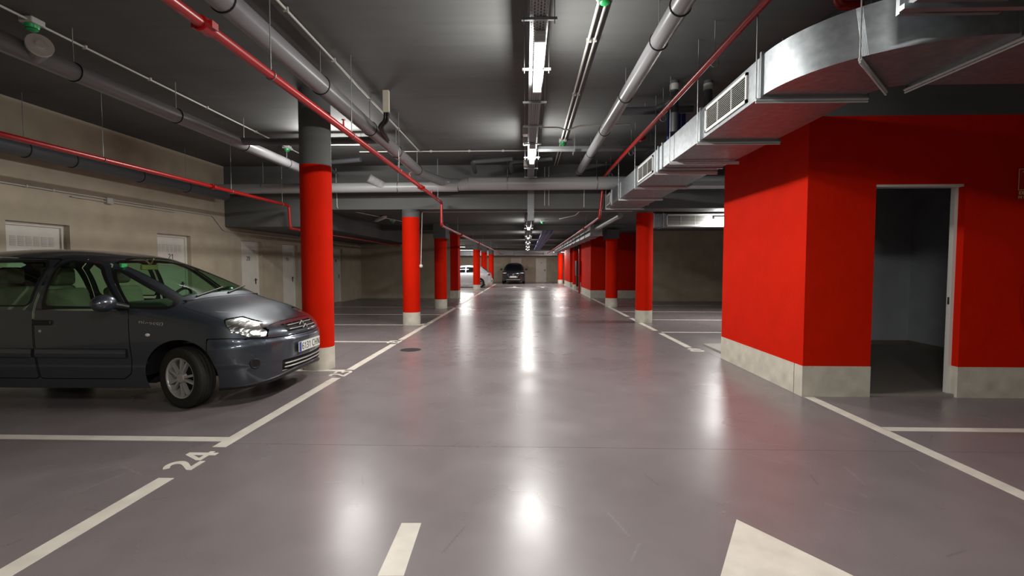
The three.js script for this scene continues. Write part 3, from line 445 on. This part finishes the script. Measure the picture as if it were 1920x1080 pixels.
{ const c = at(1918, 560, { z: RZ + 0.12 }), t = thing('fire_extinguisher', 'black hosed fire extinguisher hanging on the red storeroom wall', 'extinguisher', [c.x + 0.17, 0.75, RZ + 0.1]);
  const pts = [[0, 0], [0.075, 0.005], [0.08, 0.02], [0.08, 0.4], [0.06, 0.46], [0.025, 0.49], [0.025, 0.53], [0, 0.53]].map(([a, b]) => new THREE.Vector2(a, b)); part('cylinder', new THREE.LatheGeometry(pts, 28), std({ color: 0x8a0d08, roughness: 0.35 }), t);
  part('valve', [bx(-0.03, 0.03, 0.53, 0.57, -0.02, 0.02), bx(-0.12, 0.03, 0.57, 0.585, -0.012, 0.012)], M.black, t); part('hose', run([V(-0.03, 0.55, 0), V(-0.13, 0.52, 0.02), V(-0.15, 0.35, 0.02), V(-0.11, 0.1, 0.02)], 0.012, 0.08, 10), M.black, t); part('bracket', bx(-0.04, 0.04, 0.36, 0.4, -0.1, -0.06), M.black, t); }
{ const t = thing('fire_hose_station', 'red fire hose reel and cabinet beside the dark red block', 'fire hose', [2.72, 0, -25.7]);
  part('cabinet', new RoundedBoxGeometry(0.25, 0.8, 0.7, 2, 0.02).translate(0, 1.3, 0), std({ color: 0x3a2f30, roughness: 0.4 }), t); part('riser', cyl(0.05, V(0.02, 0, 0.5), V(0.02, 2.8, 0.5), 14), M.redPipe, t); part('extinguisher_body', cyl(0.08, V(-0.05, 0.35, 0.25), V(-0.05, 0.85, 0.25), 16), M.black, t); }
for (const [x, l, n] of [[-0.95, 'cream end wall door behind the dark crossover', '5'], [1.25, 'cream end wall door with a black handle in clear view', '4']]) { const t = thing('storage_door', l, 'door', [x, 0, ZBACK + 0.01], 0, 'end wall doors');
  part('leaf', bx(-0.42, 0.42, 0, 2.05, 0, 0.03), M.door, t); part('frame', [bx(-0.47, -0.42, 0, 2.1, 0, 0.05), bx(0.42, 0.47, 0, 2.1, 0, 0.05), bx(-0.42, 0.42, 2.05, 2.1, 0, 0.05)], M.door, t); part('handle', [bx(0.3, 0.36, 0.95, 1.1, 0.03, 0.04), bx(0.22, 0.34, 1.05, 1.07, 0.05, 0.07)], M.black, t); part('door_number', text(n, 0.12, 0.004).translate(0, 1.7, 0.031), M.blue, t); }

// ---------------------------------------------------------------- cars
const curve = (tab) => (s) => {                              // smooth table lookup
  let i = 0; while (i < tab.length - 2 && s > tab[i + 1][0]) i++;
  const [x0, y0] = tab[i], [x1, y1] = tab[i + 1], g = (j) => { const a = tab[Math.max(0, j - 1)], b = tab[Math.min(tab.length - 1, j + 1)]; return (b[1] - a[1]) / (b[0] - a[0] || 1); };
  const h = x1 - x0, t = Math.max(0, Math.min(1, (s - x0) / h)), t2 = t * t, t3 = t2 * t;
  return (2 * t3 - 3 * t2 + 1) * y0 + (t3 - 2 * t2 + t) * h * g(i) + (-2 * t3 + 3 * t2) * y1 + (t3 - t2) * h * g(i + 1);
};
const polyF = (pts) => (x, y) => {                           // signed distance to a polygon, positive inside
  let d = Infinity, inside = false;
  for (let i = 0, j = pts.length - 1; i < pts.length; j = i++) { const [ax, ay] = pts[j], [bx_, by] = pts[i], ex = bx_ - ax, ey = by - ay, wx = x - ax, wy = y - ay, t = Math.max(0, Math.min(1, (wx * ex + wy * ey) / (ex * ex + ey * ey))); d = Math.min(d, (wx - ex * t) ** 2 + (wy - ey * t) ** 2); if ((ay > y) !== (by > y) && x < (bx_ - ax) * (y - ay) / (by - ay) + ax) inside = !inside; }
  return (inside ? 1 : -1) * Math.sqrt(d);
};
function carShell(c) {                                       // returns S(s, t, side) on the skin; t 0 sill .. 0.4 waist .. 1 centre of the top
  const yt = curve(c.top), yb = curve(c.belt), y0 = curve(c.bottom), L = c.L;
  const width = (s) => { const a = Math.max(0, Math.min(1, 1 - s / c.nose)), b = Math.max(0, Math.min(1, 1 - (L - s) / c.tail)); return c.W * Math.pow(Math.max(0, 1 - Math.pow(a, c.np)), 1 / c.np) * Math.pow(Math.max(0, 1 - Math.pow(b, 3)), 1 / 3); };
  const tau = curve(c.tumble);
  return (s, t, side) => {
    const w = width(s), top = yt(s), be = Math.min(yb(s), top - 0.02), bo = y0(s);
    let z, y;
    if (t < 0.4) { const k = t / 0.4; y = bo + (be - bo) * k; const e = (k - 0.62) / 0.62; z = w * (1 - 0.075 * Math.min(1, e * e) * (k < 0.62 ? 1 : 0.8)); }
    else { const th = (t - 0.4) / 0.6 * Math.PI / 2, n = c.square, cc = Math.pow(Math.max(0, Math.cos(th)), 2 / n), ss = Math.pow(Math.sin(th), 2 / n); y = be + (top - be) * ss; const e = (1 - 0.62) / 0.62, w1 = w * (1 - 0.075 * 0.8 * e * e); z = w1 * cc * (1 - tau(s) * ss); }
    let x = -s; if (c.bulge && s < 0.62 && y < 0.68) { const e = (q) => q * q * (3 - 2 * q), cl = (q) => Math.max(0, Math.min(1, q)), k = e(cl((0.68 - y) / 0.05)) * (0.45 + 0.55 * e(cl((y - 0.40) / 0.05))) * e(cl((0.62 - s) / 0.12)); x += 0.035 * k * (1 - z / c.W); z += 0.022 * k * z / c.W; }
    return V(x, y, side * z);
  };
}
function skin(S, region, s0, s1, t0, t1, ns, nt, sides = [1, -1], off = 0) {   // triangulated patch of the skin where every function of region(s, t, p) is positive
  const pos = [], uv = [];
  for (const side of sides) {
    const P = (s, t) => { const p = S(s, t, side); if (off) { const a = S(Math.max(0, s - 0.01), t, side), b = S(s + 0.01, t, side), q = S(s, Math.max(0, t - 0.01), side), r = S(s, Math.min(1, t + 0.01), side), n = b.sub(a).cross(r.sub(q)).multiplyScalar(-side).normalize(); if (n.lengthSq() > 0.5) p.addScaledVector(n, off); } return p; };
    const sv = (i) => { const k = s0 < 1e-3 ? (i / ns) ** 3 : i / ns; return s0 + (s1 - s0) * k; };
    for (let i = 0; i < ns; i++) for (let j = 0; j < nt; j++) {
      let poly = [[sv(i), t0 + (t1 - t0) * j / nt], [sv(i + 1), t0 + (t1 - t0) * j / nt], [sv(i + 1), t0 + (t1 - t0) * (j + 1) / nt], [sv(i), t0 + (t1 - t0) * (j + 1) / nt]];
      for (const f of region) {
        const val = poly.map(([s, t]) => f(s, t, S(s, t, side))); if (val.every((v) => v >= 0)) continue;
        const out = []; for (let k = 0; k < poly.length; k++) { const m = (k + 1) % poly.length, a = val[k], b = val[m]; if (a >= 0) out.push(poly[k]); if ((a >= 0) !== (b >= 0)) { const q = a / (a - b); out.push([poly[k][0] + (poly[m][0] - poly[k][0]) * q, poly[k][1] + (poly[m][1] - poly[k][1]) * q]); } }
        poly = out; if (poly.length < 3) break;
      }
      if (poly.length < 3) continue; const q = poly.map(([s, t]) => P(s, t));
      for (let k = 1; k < q.length - 1; k++) { const tri = side < 0 ? [q[0], q[k], q[k + 1]] : [q[0], q[k + 1], q[k]]; for (const p of tri) { pos.push(p.x, p.y, p.z); uv.push(p.x, p.y); } }
    }
  }
  const g = new THREE.BufferGeometry(); g.setAttribute('position', new THREE.Float32BufferAttribute(pos, 3)); g.setAttribute('uv', new THREE.Float32BufferAttribute(uv, 2));
  // smooth normals from position
  const key = new Map(), N = []; const p = g.attributes.position; g.computeVertexNormals(); const nn = g.attributes.normal;
  for (let i = 0; i < p.count; i++) { const k = Math.round(p.getX(i) * 2000) + ',' + Math.round(p.getY(i) * 2000) + ',' + Math.round(p.getZ(i) * 2000); let e = key.get(k); if (!e) key.set(k, e = V(0, 0, 0)); e.add(V(nn.getX(i), nn.getY(i), nn.getZ(i))); N.push(e); }
  for (let i = 0; i < p.count; i++) { const e = N[i].clone().normalize(); nn.setXYZ(i, e.x, e.y, e.z); }
  return g;
}
const tyreMat = std({ color: 0x17160f, roughness: 0.8 }), rimMat = std({ color: 0xb8b6b2, metalness: 0.55, roughness: 0.35 });
function wheel(parent, x, y, z, out, steer, r = 0.312, w = 0.19, name = 'wheel') {
  const g = new THREE.Group(); g.name = name; parent.add(g); g.position.set(x, y, z); g.rotation.y = steer + (out < 0 ? Math.PI : 0);
  const h = w / 2, prof = [[0.2, -h * 0.85], [0.26, -h], [r - 0.03, -h], [r - 0.004, -h * 0.82]]; for (const k of [-0.55, -0.2, 0.2, 0.55]) prof.push([r, h * (k - 0.1)], [r - 0.008, h * (k - 0.07)], [r - 0.008, h * (k + 0.07)], [r, h * (k + 0.1)]); prof.push([r - 0.004, h * 0.82], [r - 0.03, h], [0.26, h], [0.2, h * 0.85]);
  part('tyre', new THREE.LatheGeometry(prof.map(([a, b]) => new THREE.Vector2(a, b)), 48).rotateX(Math.PI / 2), tyreMat, g);
  part('rim', new THREE.LatheGeometry([[0.2, -h * 0.8], [0.18, 0], [0.185, h * 0.75], [0.205, h * 0.9], [0.212, h * 0.8]].map(([a, b]) => new THREE.Vector2(a, b)), 40).rotateX(Math.PI / 2), rimMat, g);
  part('brake_disc', cyl(0.14, V(0, 0, -0.01), V(0, 0, 0.01), 24), M.dark, g);
  const sp = []; for (let i = 0; i < 10; i++) { const b = new THREE.BoxGeometry(0.024, 0.135, 0.03); b.translate(0, 0.12, h * 0.66); b.rotateZ(i * Math.PI / 5 + (i % 2 ? 0.09 : -0.09)); sp.push(b); }
  part('spokes', sp, rimMat, g); part('hub_cap', cyl(0.06, V(0, 0, h * 0.45), V(0, 0, h * 0.85), 20, false, 0.045), rimMat, g); return g;
}
function seat(x, z, parent, mat) { const g = new THREE.Group(); g.name = 'seat'; parent.add(g); g.position.set(x, 0.55, z);
  part('cushion', new RoundedBoxGeometry(0.52, 0.16, 0.5, 3, 0.06), mat, g); const b = new RoundedBoxGeometry(0.15, 0.62, 0.48, 3, 0.06); b.translate(0, 0.33, 0); b.rotateZ(0.22); b.translate(-0.24, 0.02, 0); part('backrest', b, mat, g); const h = new RoundedBoxGeometry(0.11, 0.2, 0.26, 3, 0.05); h.translate(-0.4, 0.78, 0); part('headrest', h, mat, g); }

function minivan() {
  const c = { L: 4.276, W: 0.875, bulge: true, nose: 0.66, tail: 0.4, np: 2.5, square: 3.6,
    top: [[0, 0.70], [0.05, 0.755], [0.15, 0.82], [0.35, 0.89], [0.6, 0.985], [0.9, 1.08], [1.0, 1.13], [1.35, 1.335], [1.75, 1.515], [2.1, 1.59], [2.6, 1.637], [3.2, 1.627], [3.8, 1.56], [4.05, 1.49], [4.2, 1.2], [4.276, 0.95]],
    belt: [[0, 0.55], [0.2, 0.66], [0.5, 0.8], [0.95, 0.93], [1.3, 0.985], [2, 1.0], [4.276, 1.02]], bottom: [[0, 0.3], [0.12, 0.24], [0.4, 0.21], [0.8, 0.2], [4, 0.22], [4.276, 0.35]],
    tumble: [[0, 0.03], [0.8, 0.04], [1.1, 0.1], [1.8, 0.22], [4.276, 0.24]] };
  const S = carShell(c), t = thing('minivan', 'dark grey minivan with number plate 6131 parked nose to the red column', 'car', [-2.6, 0, -5.54], 0);
  const paint_ = phy({ color: 0x3d434c, metalness: 0.55, roughness: 0.34, clearcoat: 1, clearcoatRoughness: 0.06 });
  const glass = phy({ color: 0xb9d6c0, transmission: 1, roughness: 0.02, thickness: 0, ior: 1.5 });
  const th = (tt) => (tt - 0.4) / 0.6 * Math.PI / 2;
  const sideOnly = (s, tt) => 0.80 - th(tt), topOnly = (s, tt) => th(tt) - 0.93;
  const W1 = polyF([[2.31, 1.015], [2.31, 1.45], [2.24, 1.5], [2.0, 1.485], [1.86, 1.42], [1.46, 1.015]]), W2 = polyF([[1.75, 1.40], [1.68, 1.4], [1.02, 1.1], [0.975, 1.045], [1.02, 1.02], [1.39, 1.02]]), W3 = polyF([[2.44, 1.03], [2.42, 1.44], [2.48, 1.5], [3.1, 1.49], [3.25, 1.4], [3.25, 1.03]]), W4 = polyF([[3.38, 1.05], [3.4, 1.42], [3.62, 1.44], [3.86, 1.2], [3.84, 1.06]]);
  const wins = [[W2, 'quarter_window'], [W1, 'front_door_window'], [W3, 'rear_door_window'], [W4, 'rear_quarter_window']];
  const HX = 0.88, HY = 0.312, RXW = 3.64, archF = (s, tt, p) => Math.hypot(s - HX, p.y - HY - 0.02) - 0.375, archR = (s, tt, p) => Math.hypot(s - RXW, p.y - HY) - 0.37;
  const wsF = (s, tt) => Math.min(s - 1.02, 1.83 - s, (th(tt) - 0.93) * 0.6), rwF = (s, tt, p) => Math.min(s - 3.95, 4.17 - s, (th(tt) - 0.8) * 0.6, p.y - 1.08);
  const lampF0 = polyF([[0.49, 0.905], [0.40, 0.915], [0.27, 0.86], [0.14, 0.765], [0.13, 0.70], [0.26, 0.72], [0.39, 0.79]]), lampF = (s, tt, p) => Math.min(lampF0(s, p.y), (1.1 - th(tt)) * 0.4);
  const doorF0 = polyF([[2.36, 0.3], [2.38, 1.03], [2.34, 1.52], [2.2, 1.555], [1.98, 1.535], [1.82, 1.46], [1.405, 1.02], [1.375, 0.5], [1.40, 0.36], [1.48, 0.3]]), rdoorF0 = polyF([[2.375, 0.3], [2.395, 1.03], [2.355, 1.52], [3.1, 1.54], [3.31, 1.42], [3.33, 0.9], [3.25, 0.62], [3.15, 0.4], [3.05, 0.3]]);
  const lim = (f) => (s, tt, p) => Math.min(f(s, p.y), (0.9 - th(tt)) * 0.5);
  const doorF = lim(doorF0), rdoorF = lim(rdoorF0), hoodF = (s, tt) => Math.min(s - 0.17, 0.94 - s, (th(tt) - 0.5) * 0.5), bumperF = (s, tt, p) => Math.min(0.6 - s, 0.675 + 0.04 * Math.min(1, s / 0.4) - p.y);
  const grF = (s, tt, p) => Math.min(0.34 - Math.abs(p.z), 0.8 - p.y, p.y - 0.715, 0.35 - s), lgF = (s, tt, p) => Math.min(0.46 - Math.abs(p.z), 0.43 - p.y, p.y - 0.31, 0.4 - s);
  const not = (f, e = 0.004) => (s, tt, p) => -f(s, tt, p) - e, inn = (f, e = 0.004) => (s, tt, p) => f(s, tt, p) - e;
  const notW = wins.map(([f]) => (s, tt, p) => Math.max(-f(s, p.y), (th(tt) - 0.82) * 0.5));
  const carved = [archF, archR, ...notW, not(wsF, 0), not(rwF, 0), not(lampF, 0.002)];
  // near the nose the rows are packed by splitting the length into zones
  const zones = [[1e-7, 0.05, 14], [0.05, 0.14, 10], [0.14, 0.7, 34], [0.7, 4.0, 130], [4.0, 4.27, 24]];
  const all = (reg, a, b, t0 = 0, t1 = 1, nt = 64, off = 0, sides) => join(zones.filter(([p, q]) => q > a && p < b).map(([p, q, n]) => skin(S, reg, p, q, t0, t1, n, nt, sides, off)).filter((g) => g.attributes.position.count));
  part('body_shell', all([...carved, not(doorF), not(rdoorF), not(hoodF), not(bumperF), not(grF, 0)], 0, 5), paint_, t);
  const bump = part('front_bumper', all([archF, inn(bumperF), not(lgF, 0)], 0, 0.7), paint_, t); 
  part('bonnet', all([inn(hoodF), not(lampF, 0.002), not(grF, 0)], 0, 1.1), paint_, t);
  for (const side of [1, -1]) {
    const fd = part('front_door', all([archF, inn(doorF), ...notW], 1.2, 2.6, 0, 1, 64, 0, [side]), paint_, t), rd = part('rear_door', all([archR, inn(rdoorF), ...notW], 2.2, 3.5, 0, 1, 64, 0, [side]), paint_, t);
    for (const [o, s0, s1] of [[fd, 1.42, 2.365], [rd, 2.40, 3.2]]) {
      const b = []; for (let i = 0; i <= 12; i++) { const s = s0 + (s1 - s0) * i / 12, p = S(s, 0.28, side); b.push(V(p.x, 0.565, p.z)); }
      const m = part('side_moulding', new THREE.TubeGeometry(new THREE.CatmullRomCurve3(b), 24, 0.05, 8).scale(1, 1, 1), paint_, o); const mp = m.geometry.attributes.position; for (let i = 0; i < mp.count; i++) { const s = -mp.getX(i), zz = S(s, 0.28, side).z; mp.setZ(i, zz + (mp.getZ(i) - zz) * 0.3); } m.geometry.computeVertexNormals();
    }
    const hz = S(2.16, 0.36, side).z; part('door_handle', new RoundedBoxGeometry(0.19, 0.05, 0.03, 3, 0.014).translate(-2.28, 0.875, hz + side * 0.012), M.black, fd); part('key_lock', cyl(0.014, V(-2.31, 0.79, hz), V(-2.31, 0.79, hz + side * 0.012), 14), rimMat, fd);
    for (const [f, n] of wins) part(n, all([(s, tt, p) => f(s, p.y) + 0.006, sideOnly], 0.9, 4, 0.4, 1, 64, -0.006, [side]), glass, t);
    for (const [f] of wins) part('window_seal', all([(s, tt, p) => f(s, p.y) + 0.012, (s, tt, p) => 0.016 - f(s, p.y), sideOnly], 0.9, 4, 0.4, 1, 64, 0.002, [side]), M.black, t);
    const hl = part('headlight', all([inn(lampF, 0)], 0, 0.75, 0.2, 1, 70, 0, [side]), phy({ color: 0xffffff, transmission: 1, roughness: 0.03, thickness: 0 }), t); hl.userData.label = 'clear headlight lens';
    part('reflector', all([inn(lampF, 0.004)], 0, 0.75, 0.2, 1, 70, -0.01, [side]), std({ color: 0xcfcfcb, metalness: 1, roughness: 0.28, bumpMap: plasterBump, bumpScale: 0.02 }), hl); part('bulb_ring', ringAt(V(-0.37, 0.81, side * 0.64), V(1, 0.2, side), 0.05, 0.012), rimMat, hl);
    const fg = S(0.2, 0.2, side); part('fog_light', [ringAt(fg, V(1, 0, side * 0.8), 0.045, 0.01), cyl(0.04, fg.clone().add(V(-0.02, 0, -side * 0.02)), fg.clone().add(V(0.004, 0, side * 0.004)), 18)], M.black, bump);
    const mr = new THREE.Group(); mr.name = 'door_mirror'; t.add(mr); const sp = new THREE.SphereGeometry(1, 24, 16); sp.scale(0.09, 0.085, 0.125); sp.translate(-1.53, 1.08, side * 0.99); part('mirror_shell', sp, paint_, mr); part('mirror_foot', cyl(0.03, V(-1.42, 1.03, side * 0.83), V(-1.5, 1.06, side * 0.93), 10, false, 0.045), M.black, mr);
    const rp = S(1.2, 0.34, side); part('side_repeater', new THREE.SphereGeometry(0.03, 16, 10).scale(1, 0.6, 0.4).translate(-1.2, 0.755, rp.z), M.white, t);
    wheel(t, -HX, HY, side * 0.765, side, -0.33); wheel(t, -RXW, HY, side * 0.765, side, 0);
    for (const lin of [new THREE.CylinderGeometry(0.385, 0.385, 0.34, 28, 1, true, 0, Math.PI).rotateX(Math.PI / 2).rotateZ(Math.PI / 2).translate(-HX, HY + 0.02, side * 0.66), new THREE.CylinderGeometry(0.38, 0.38, 0.3, 28, 1, true, 0, Math.PI).rotateX(Math.PI / 2).rotateZ(Math.PI / 2).translate(-RXW, HY, side * 0.68)]) part('wheel_arch_liner', lin, M.dark, t);
  }
  for (const s of [1]) { const g = text('Picasso', 0.05, 0.002, fontS, 1.1); const m = new THREE.Matrix4().makeShear(0, 0, 0.25, 0, 0, 0); g.applyMatrix4(m); const p = S(1.17, 0.375, s); g.translate(-1.17, 0.87, p.z + 0.004); part('script_badge', g, rimMat, t); }
  part('windscreen', all([inn(wsF, -0.004)], 0.9, 1.9, 0.4, 1, 64, -0.004), glass, t); part('rear_window', all([inn(rwF, -0.004)], 3.9, 4.27, 0.4, 1, 64, -0.004), glass, t);
  part('screen_surround', all([inn(wsF, -0.012), not(inn(wsF, 0.03), 0)], 0.9, 1.9, 0.4, 1, 64, -0.008), M.black, t);
  // grille, plate, lower grille
  const gr = part('upper_grille', all([inn(grF, 0)], 0, 0.36, 0.2, 1, 70, -0.012), M.dark, t);
  const onFace = (y, z) => { let s = 0.001; for (; s < 0.6; s += 0.004) { for (let k = 0; k <= 60; k++) { const q = S(s, k / 60, Math.sign(z) || 1); if (Math.abs(q.y - y) < 0.012 && Math.abs(q.z) >= Math.abs(z)) return V(q.x + 0.006, y, z); } } return V(-0.1, y, z); };
  for (const [y, h] of [[0.745, 0.3], [0.785, 0.28]]) { const pts = []; for (let i = 0; i <= 14; i++) { const z = -h + 2 * h * i / 14; pts.push(onFace(y, z)); } part('chrome_bar', new THREE.TubeGeometry(new THREE.CatmullRomCurve3(pts), 28, 0.006, 8), rimMat, gr); }
  for (const y of [0.75, 0.785]) { const c0 = onFace(y, 0.001).add(V(0.02, 0, 0)); part('chevron', [cyl(0.008, V(c0.x, y - 0.02, -0.05), V(c0.x, y + 0.02, 0), 8), cyl(0.008, V(c0.x, y + 0.02, 0), V(c0.x, y - 0.02, 0.05), 8)], rimMat, gr); }
  const lg = part('lower_grille', all([inn(lgF, 0)], 0, 0.42, 0, 1, 70, -0.015), M.dark, t); for (const y of [0.345, 0.385]) { const pts = []; for (let i = 0; i <= 14; i++) pts.push(onFace(y, -0.43 + 0.86 * i / 14)); part('grille_bar', new THREE.TubeGeometry(new THREE.CatmullRomCurve3(pts), 28, 0.009, 6), rimMat, lg); }
  { const cp = []; for (let i = -12; i <= 12; i++) { const q = S(0.02 + 0.5 * Math.pow(Math.abs(i) / 12, 2.2), 0.0, i < 0 ? -1 : 1); cp.push(V(q.x - 0.01, q.y + 0.0, Math.abs(i) < 1 ? 0 : q.z * 0.97)); } part('chin', new THREE.TubeGeometry(new THREE.CatmullRomCurve3(cp), 60, 0.03, 8), M.black, t); }
  const pl = new THREE.Group(); pl.name = 'number_plate'; t.add(pl); pl.position.set(0.045, 0.535, 0); pl.rotation.y = Math.PI / 2;
  part('plate', bx(-0.26, 0.26, -0.055, 0.055, -0.01, 0.004), std({ color: 0xdcdcd6, roughness: 0.4 }), pl); part('country_band', bx(-0.258, -0.215, -0.053, 0.053, 0.004, 0.005), M.blue, pl); part('characters', text('6131 CHN', 0.075, 0.002, fontR, 0.98).translate(0.025, 0, 0.004), M.ink, pl);
  // wipers
  part('wiper', [cyl(0.01, V(-0.98, 1.12, 0.45), V(-1.06, 1.19, -0.12), 6), cyl(0.01, V(-0.98, 1.13, -0.1), V(-1.08, 1.19, -0.6), 6)], M.black, t); part('cowl', bx(-1.04, -0.94, 1.05, 1.09, -0.66, 0.66), M.black, t);
  // cabin
  const cloth = std({ color: 0x8f8a78, roughness: 0.9 }); seat(-2.15, 0.38, t, cloth); seat(-2.15, -0.38, t, cloth); for (const z of [-0.5, 0, 0.5]) seat(-3.15, z, t, cloth);
  part('dashboard', new RoundedBoxGeometry(0.55, 0.3, 1.42, 3, 0.08).translate(-1.42, 0.92, 0), std({ color: 0x5c5a52, roughness: 0.8 }), t); part('steering_wheel', new THREE.TorusGeometry(0.18, 0.016, 8, 28).rotateY(Math.PI / 2).rotateZ(-0.4).translate(-1.78, 1.0, -0.38), M.black, t);
  part('interior_mirror', [new RoundedBoxGeometry(0.03, 0.06, 0.24, 2, 0.01).translate(-1.86, 1.43, 0), cyl(0.008, V(-1.86, 1.44, 0), V(-1.8, 1.53, 0), 6)], std({ color: 0xb7a86a, roughness: 0.5 }), t); part('windscreen_sticker', bx(-1.72, -1.70, 1.43, 1.47, 0.5, 0.57), M.green, t);
  part('floor_pan', [bx(-4.1, -1.35, 0.2, 0.3, -0.6, 0.6), bx(-1.35, -0.5, 0.24, 0.6, -0.42, 0.42), bx(-3.2, -1.4, 0.2, 0.9, 0.76, 0.78), bx(-3.2, -1.4, 0.2, 0.9, -0.78, -0.76)], M.dark, t);
  return t;
}
minivan();
function farCar(name, c, label, pos, turn, color, wins, front) {
  const S = carShell(c), t = thing(name, label, 'car', pos, turn), pm = phy({ color, metalness: 0.4, roughness: 0.3, clearcoat: 1, clearcoatRoughness: 0.08 }), th = (tt) => (tt - 0.4) / 0.6 * Math.PI / 2;
  const arch = (x) => (s, tt, p) => Math.hypot(s - x, p.y - c.wr) - c.wr - 0.05, sideF = wins.map((w) => polyF(w)), ws = (s, tt) => Math.min(s - c.ws[0], c.ws[1] - s, (th(tt) - 0.93) * 0.6), rw = (s, tt) => Math.min(s - c.rw[0], c.rw[1] - s, (th(tt) - 0.93) * 0.6);
  const reg = [arch(c.ax[0]), arch(c.ax[1]), ...sideF.map((f) => (s, tt, p) => Math.max(-f(s, p.y), (th(tt) - 0.82) * 0.5)), (s, tt) => -ws(s, tt), (s, tt) => -rw(s, tt)];
  const zones = [[1e-7, 0.06, 12], [0.06, 0.6, 18], [0.6, c.L - 0.4, 60], [c.L - 0.4, c.L - 0.0005, 22]], all = (r, off = 0) => join(zones.map(([a, b, n]) => skin(S, r, a, b, 0, 1, n, 40, [1, -1], off)).filter((g) => g.attributes.position.count));
  part('body_shell', all(reg), pm, t); const gl = phy({ color: 0x0c1014, roughness: 0.05, metalness: 0, clearcoat: 1 });
  part('side_windows', all([(s, tt, p) => Math.max(...sideF.map((f) => f(s, p.y))) + 0.004, (s, tt) => 0.82 - th(tt)], -0.008), gl, t); part('windscreen', all([ws], -0.006), gl, t); part('rear_window', all([rw], -0.006), gl, t);
  for (const side of [1, -1]) for (const x of c.ax) wheel(t, -x, c.wr, side * (c.W - 0.12), side, 0, c.wr, 0.22);
  part('underbody', bx(-c.L + 0.3, -0.3, 0.22, 0.5, -c.W + 0.32, c.W - 0.32), M.dark, t); front(t, S, pm); return t;
}
farCar('crossover_car', { L: 4.55, W: 0.92, nose: 0.7, tail: 0.5, np: 2.8, square: 3.4, wr: 0.36, ax: [0.9, 3.6], ws: [1.35, 2.0], rw: [3.95, 4.35],
  top: [[0, 0.84], [0.1, 0.92], [0.4, 1.0], [1.3, 1.1], [1.42, 1.15], [2.05, 1.58], [2.6, 1.675], [3.4, 1.65], [3.95, 1.56], [4.4, 1.15], [4.55, 0.9]], belt: [[0, 0.6], [0.4, 0.85], [1.3, 1.0], [4.55, 1.08]], bottom: [[0, 0.3], [0.3, 0.24], [4.2, 0.25], [4.55, 0.4]], tumble: [[0, 0.02], [1.2, 0.06], [2, 0.2], [4.55, 0.24]] },
  'dark grey crossover car facing the aisle by the end wall', [-1.07, 0, -37.6], -Math.PI / 2, 0x23272c, [[[1.9, 1.08], [2.3, 1.5], [2.75, 1.54], [2.75, 1.08]], [[2.85, 1.08], [2.85, 1.54], [3.5, 1.5], [3.7, 1.12]]], (t, S) => {
    part('grille', [bx(-0.08, 0.02, 0.52, 0.8, -0.38, 0.38)], M.dark, t); part('emblem', ringAt(V(0.03, 0.74, 0), V(1, 0, 0), 0.06, 0.012), rimMat, t); part('grille_rim', run([V(-0.02, 0.76, -0.42), V(0.03, 0.5, -0.3), V(0.03, 0.5, 0.3), V(-0.02, 0.76, 0.42)], 0.014, 0.06, 8), rimMat, t);
    const pl = part('number_plate', bx(0.02, 0.04, 0.52, 0.63, -0.26, 0.26), M.white, t); part('lower_trim', bx(-0.1, 0.0, 0.32, 0.36, -0.55, 0.55), rimMat, t);
    for (const s of [1, -1]) { part('headlight', new RoundedBoxGeometry(0.2, 0.06, 0.3, 2, 0.025).rotateY(s * 0.5).translate(-0.17, 0.86, s * 0.66), std({ color: 0xe6eaee, roughness: 0.2, metalness: 0.3 }), t); part('door_mirror', new THREE.SphereGeometry(0.1, 14, 10).scale(0.7, 0.7, 1.1).translate(-1.65, 1.15, s * 1.02), M.black, t); } });
farCar('hatchback_car', { L: 4.2, W: 0.88, nose: 0.6, tail: 0.5, np: 2.6, square: 3.2, wr: 0.31, ax: [0.85, 3.42], ws: [1.2, 1.85], rw: [3.6, 4.0],
  top: [[0, 0.66], [0.1, 0.76], [0.5, 0.88], [1.15, 0.98], [1.25, 1.03], [1.9, 1.38], [2.4, 1.46], [3.2, 1.43], [3.6, 1.35], [4.0, 1.02], [4.12, 0.9], [4.2, 0.7]], belt: [[0, 0.55], [0.5, 0.78], [1.2, 0.9], [4.2, 0.95]], bottom: [[0, 0.28], [0.3, 0.2], [3.9, 0.22], [4.2, 0.38]], tumble: [[0, 0.02], [1, 0.05], [1.8, 0.2], [4.2, 0.22]] },
  'silver hatchback car parked tail out behind the far columns', [-6.55, 0, -32.2], Math.PI, 0xc9ccd0, [[[1.75, 0.98], [2.1, 1.32], [2.5, 1.35], [2.5, 0.98]], [[2.58, 0.98], [2.58, 1.35], [3.1, 1.32], [3.4, 1.05]]], (t) => {
    for (const s of [1, -1]) part('tail_light', new RoundedBoxGeometry(0.22, 0.12, 0.16, 2, 0.04).translate(-4.02, 0.86, s * 0.72), std({ color: 0xa01015, roughness: 0.25 }), t); part('number_plate', bx(-4.22, -4.19, 0.5, 0.61, -0.26, 0.26), M.white, t); });

renderer.render(scene, camera);
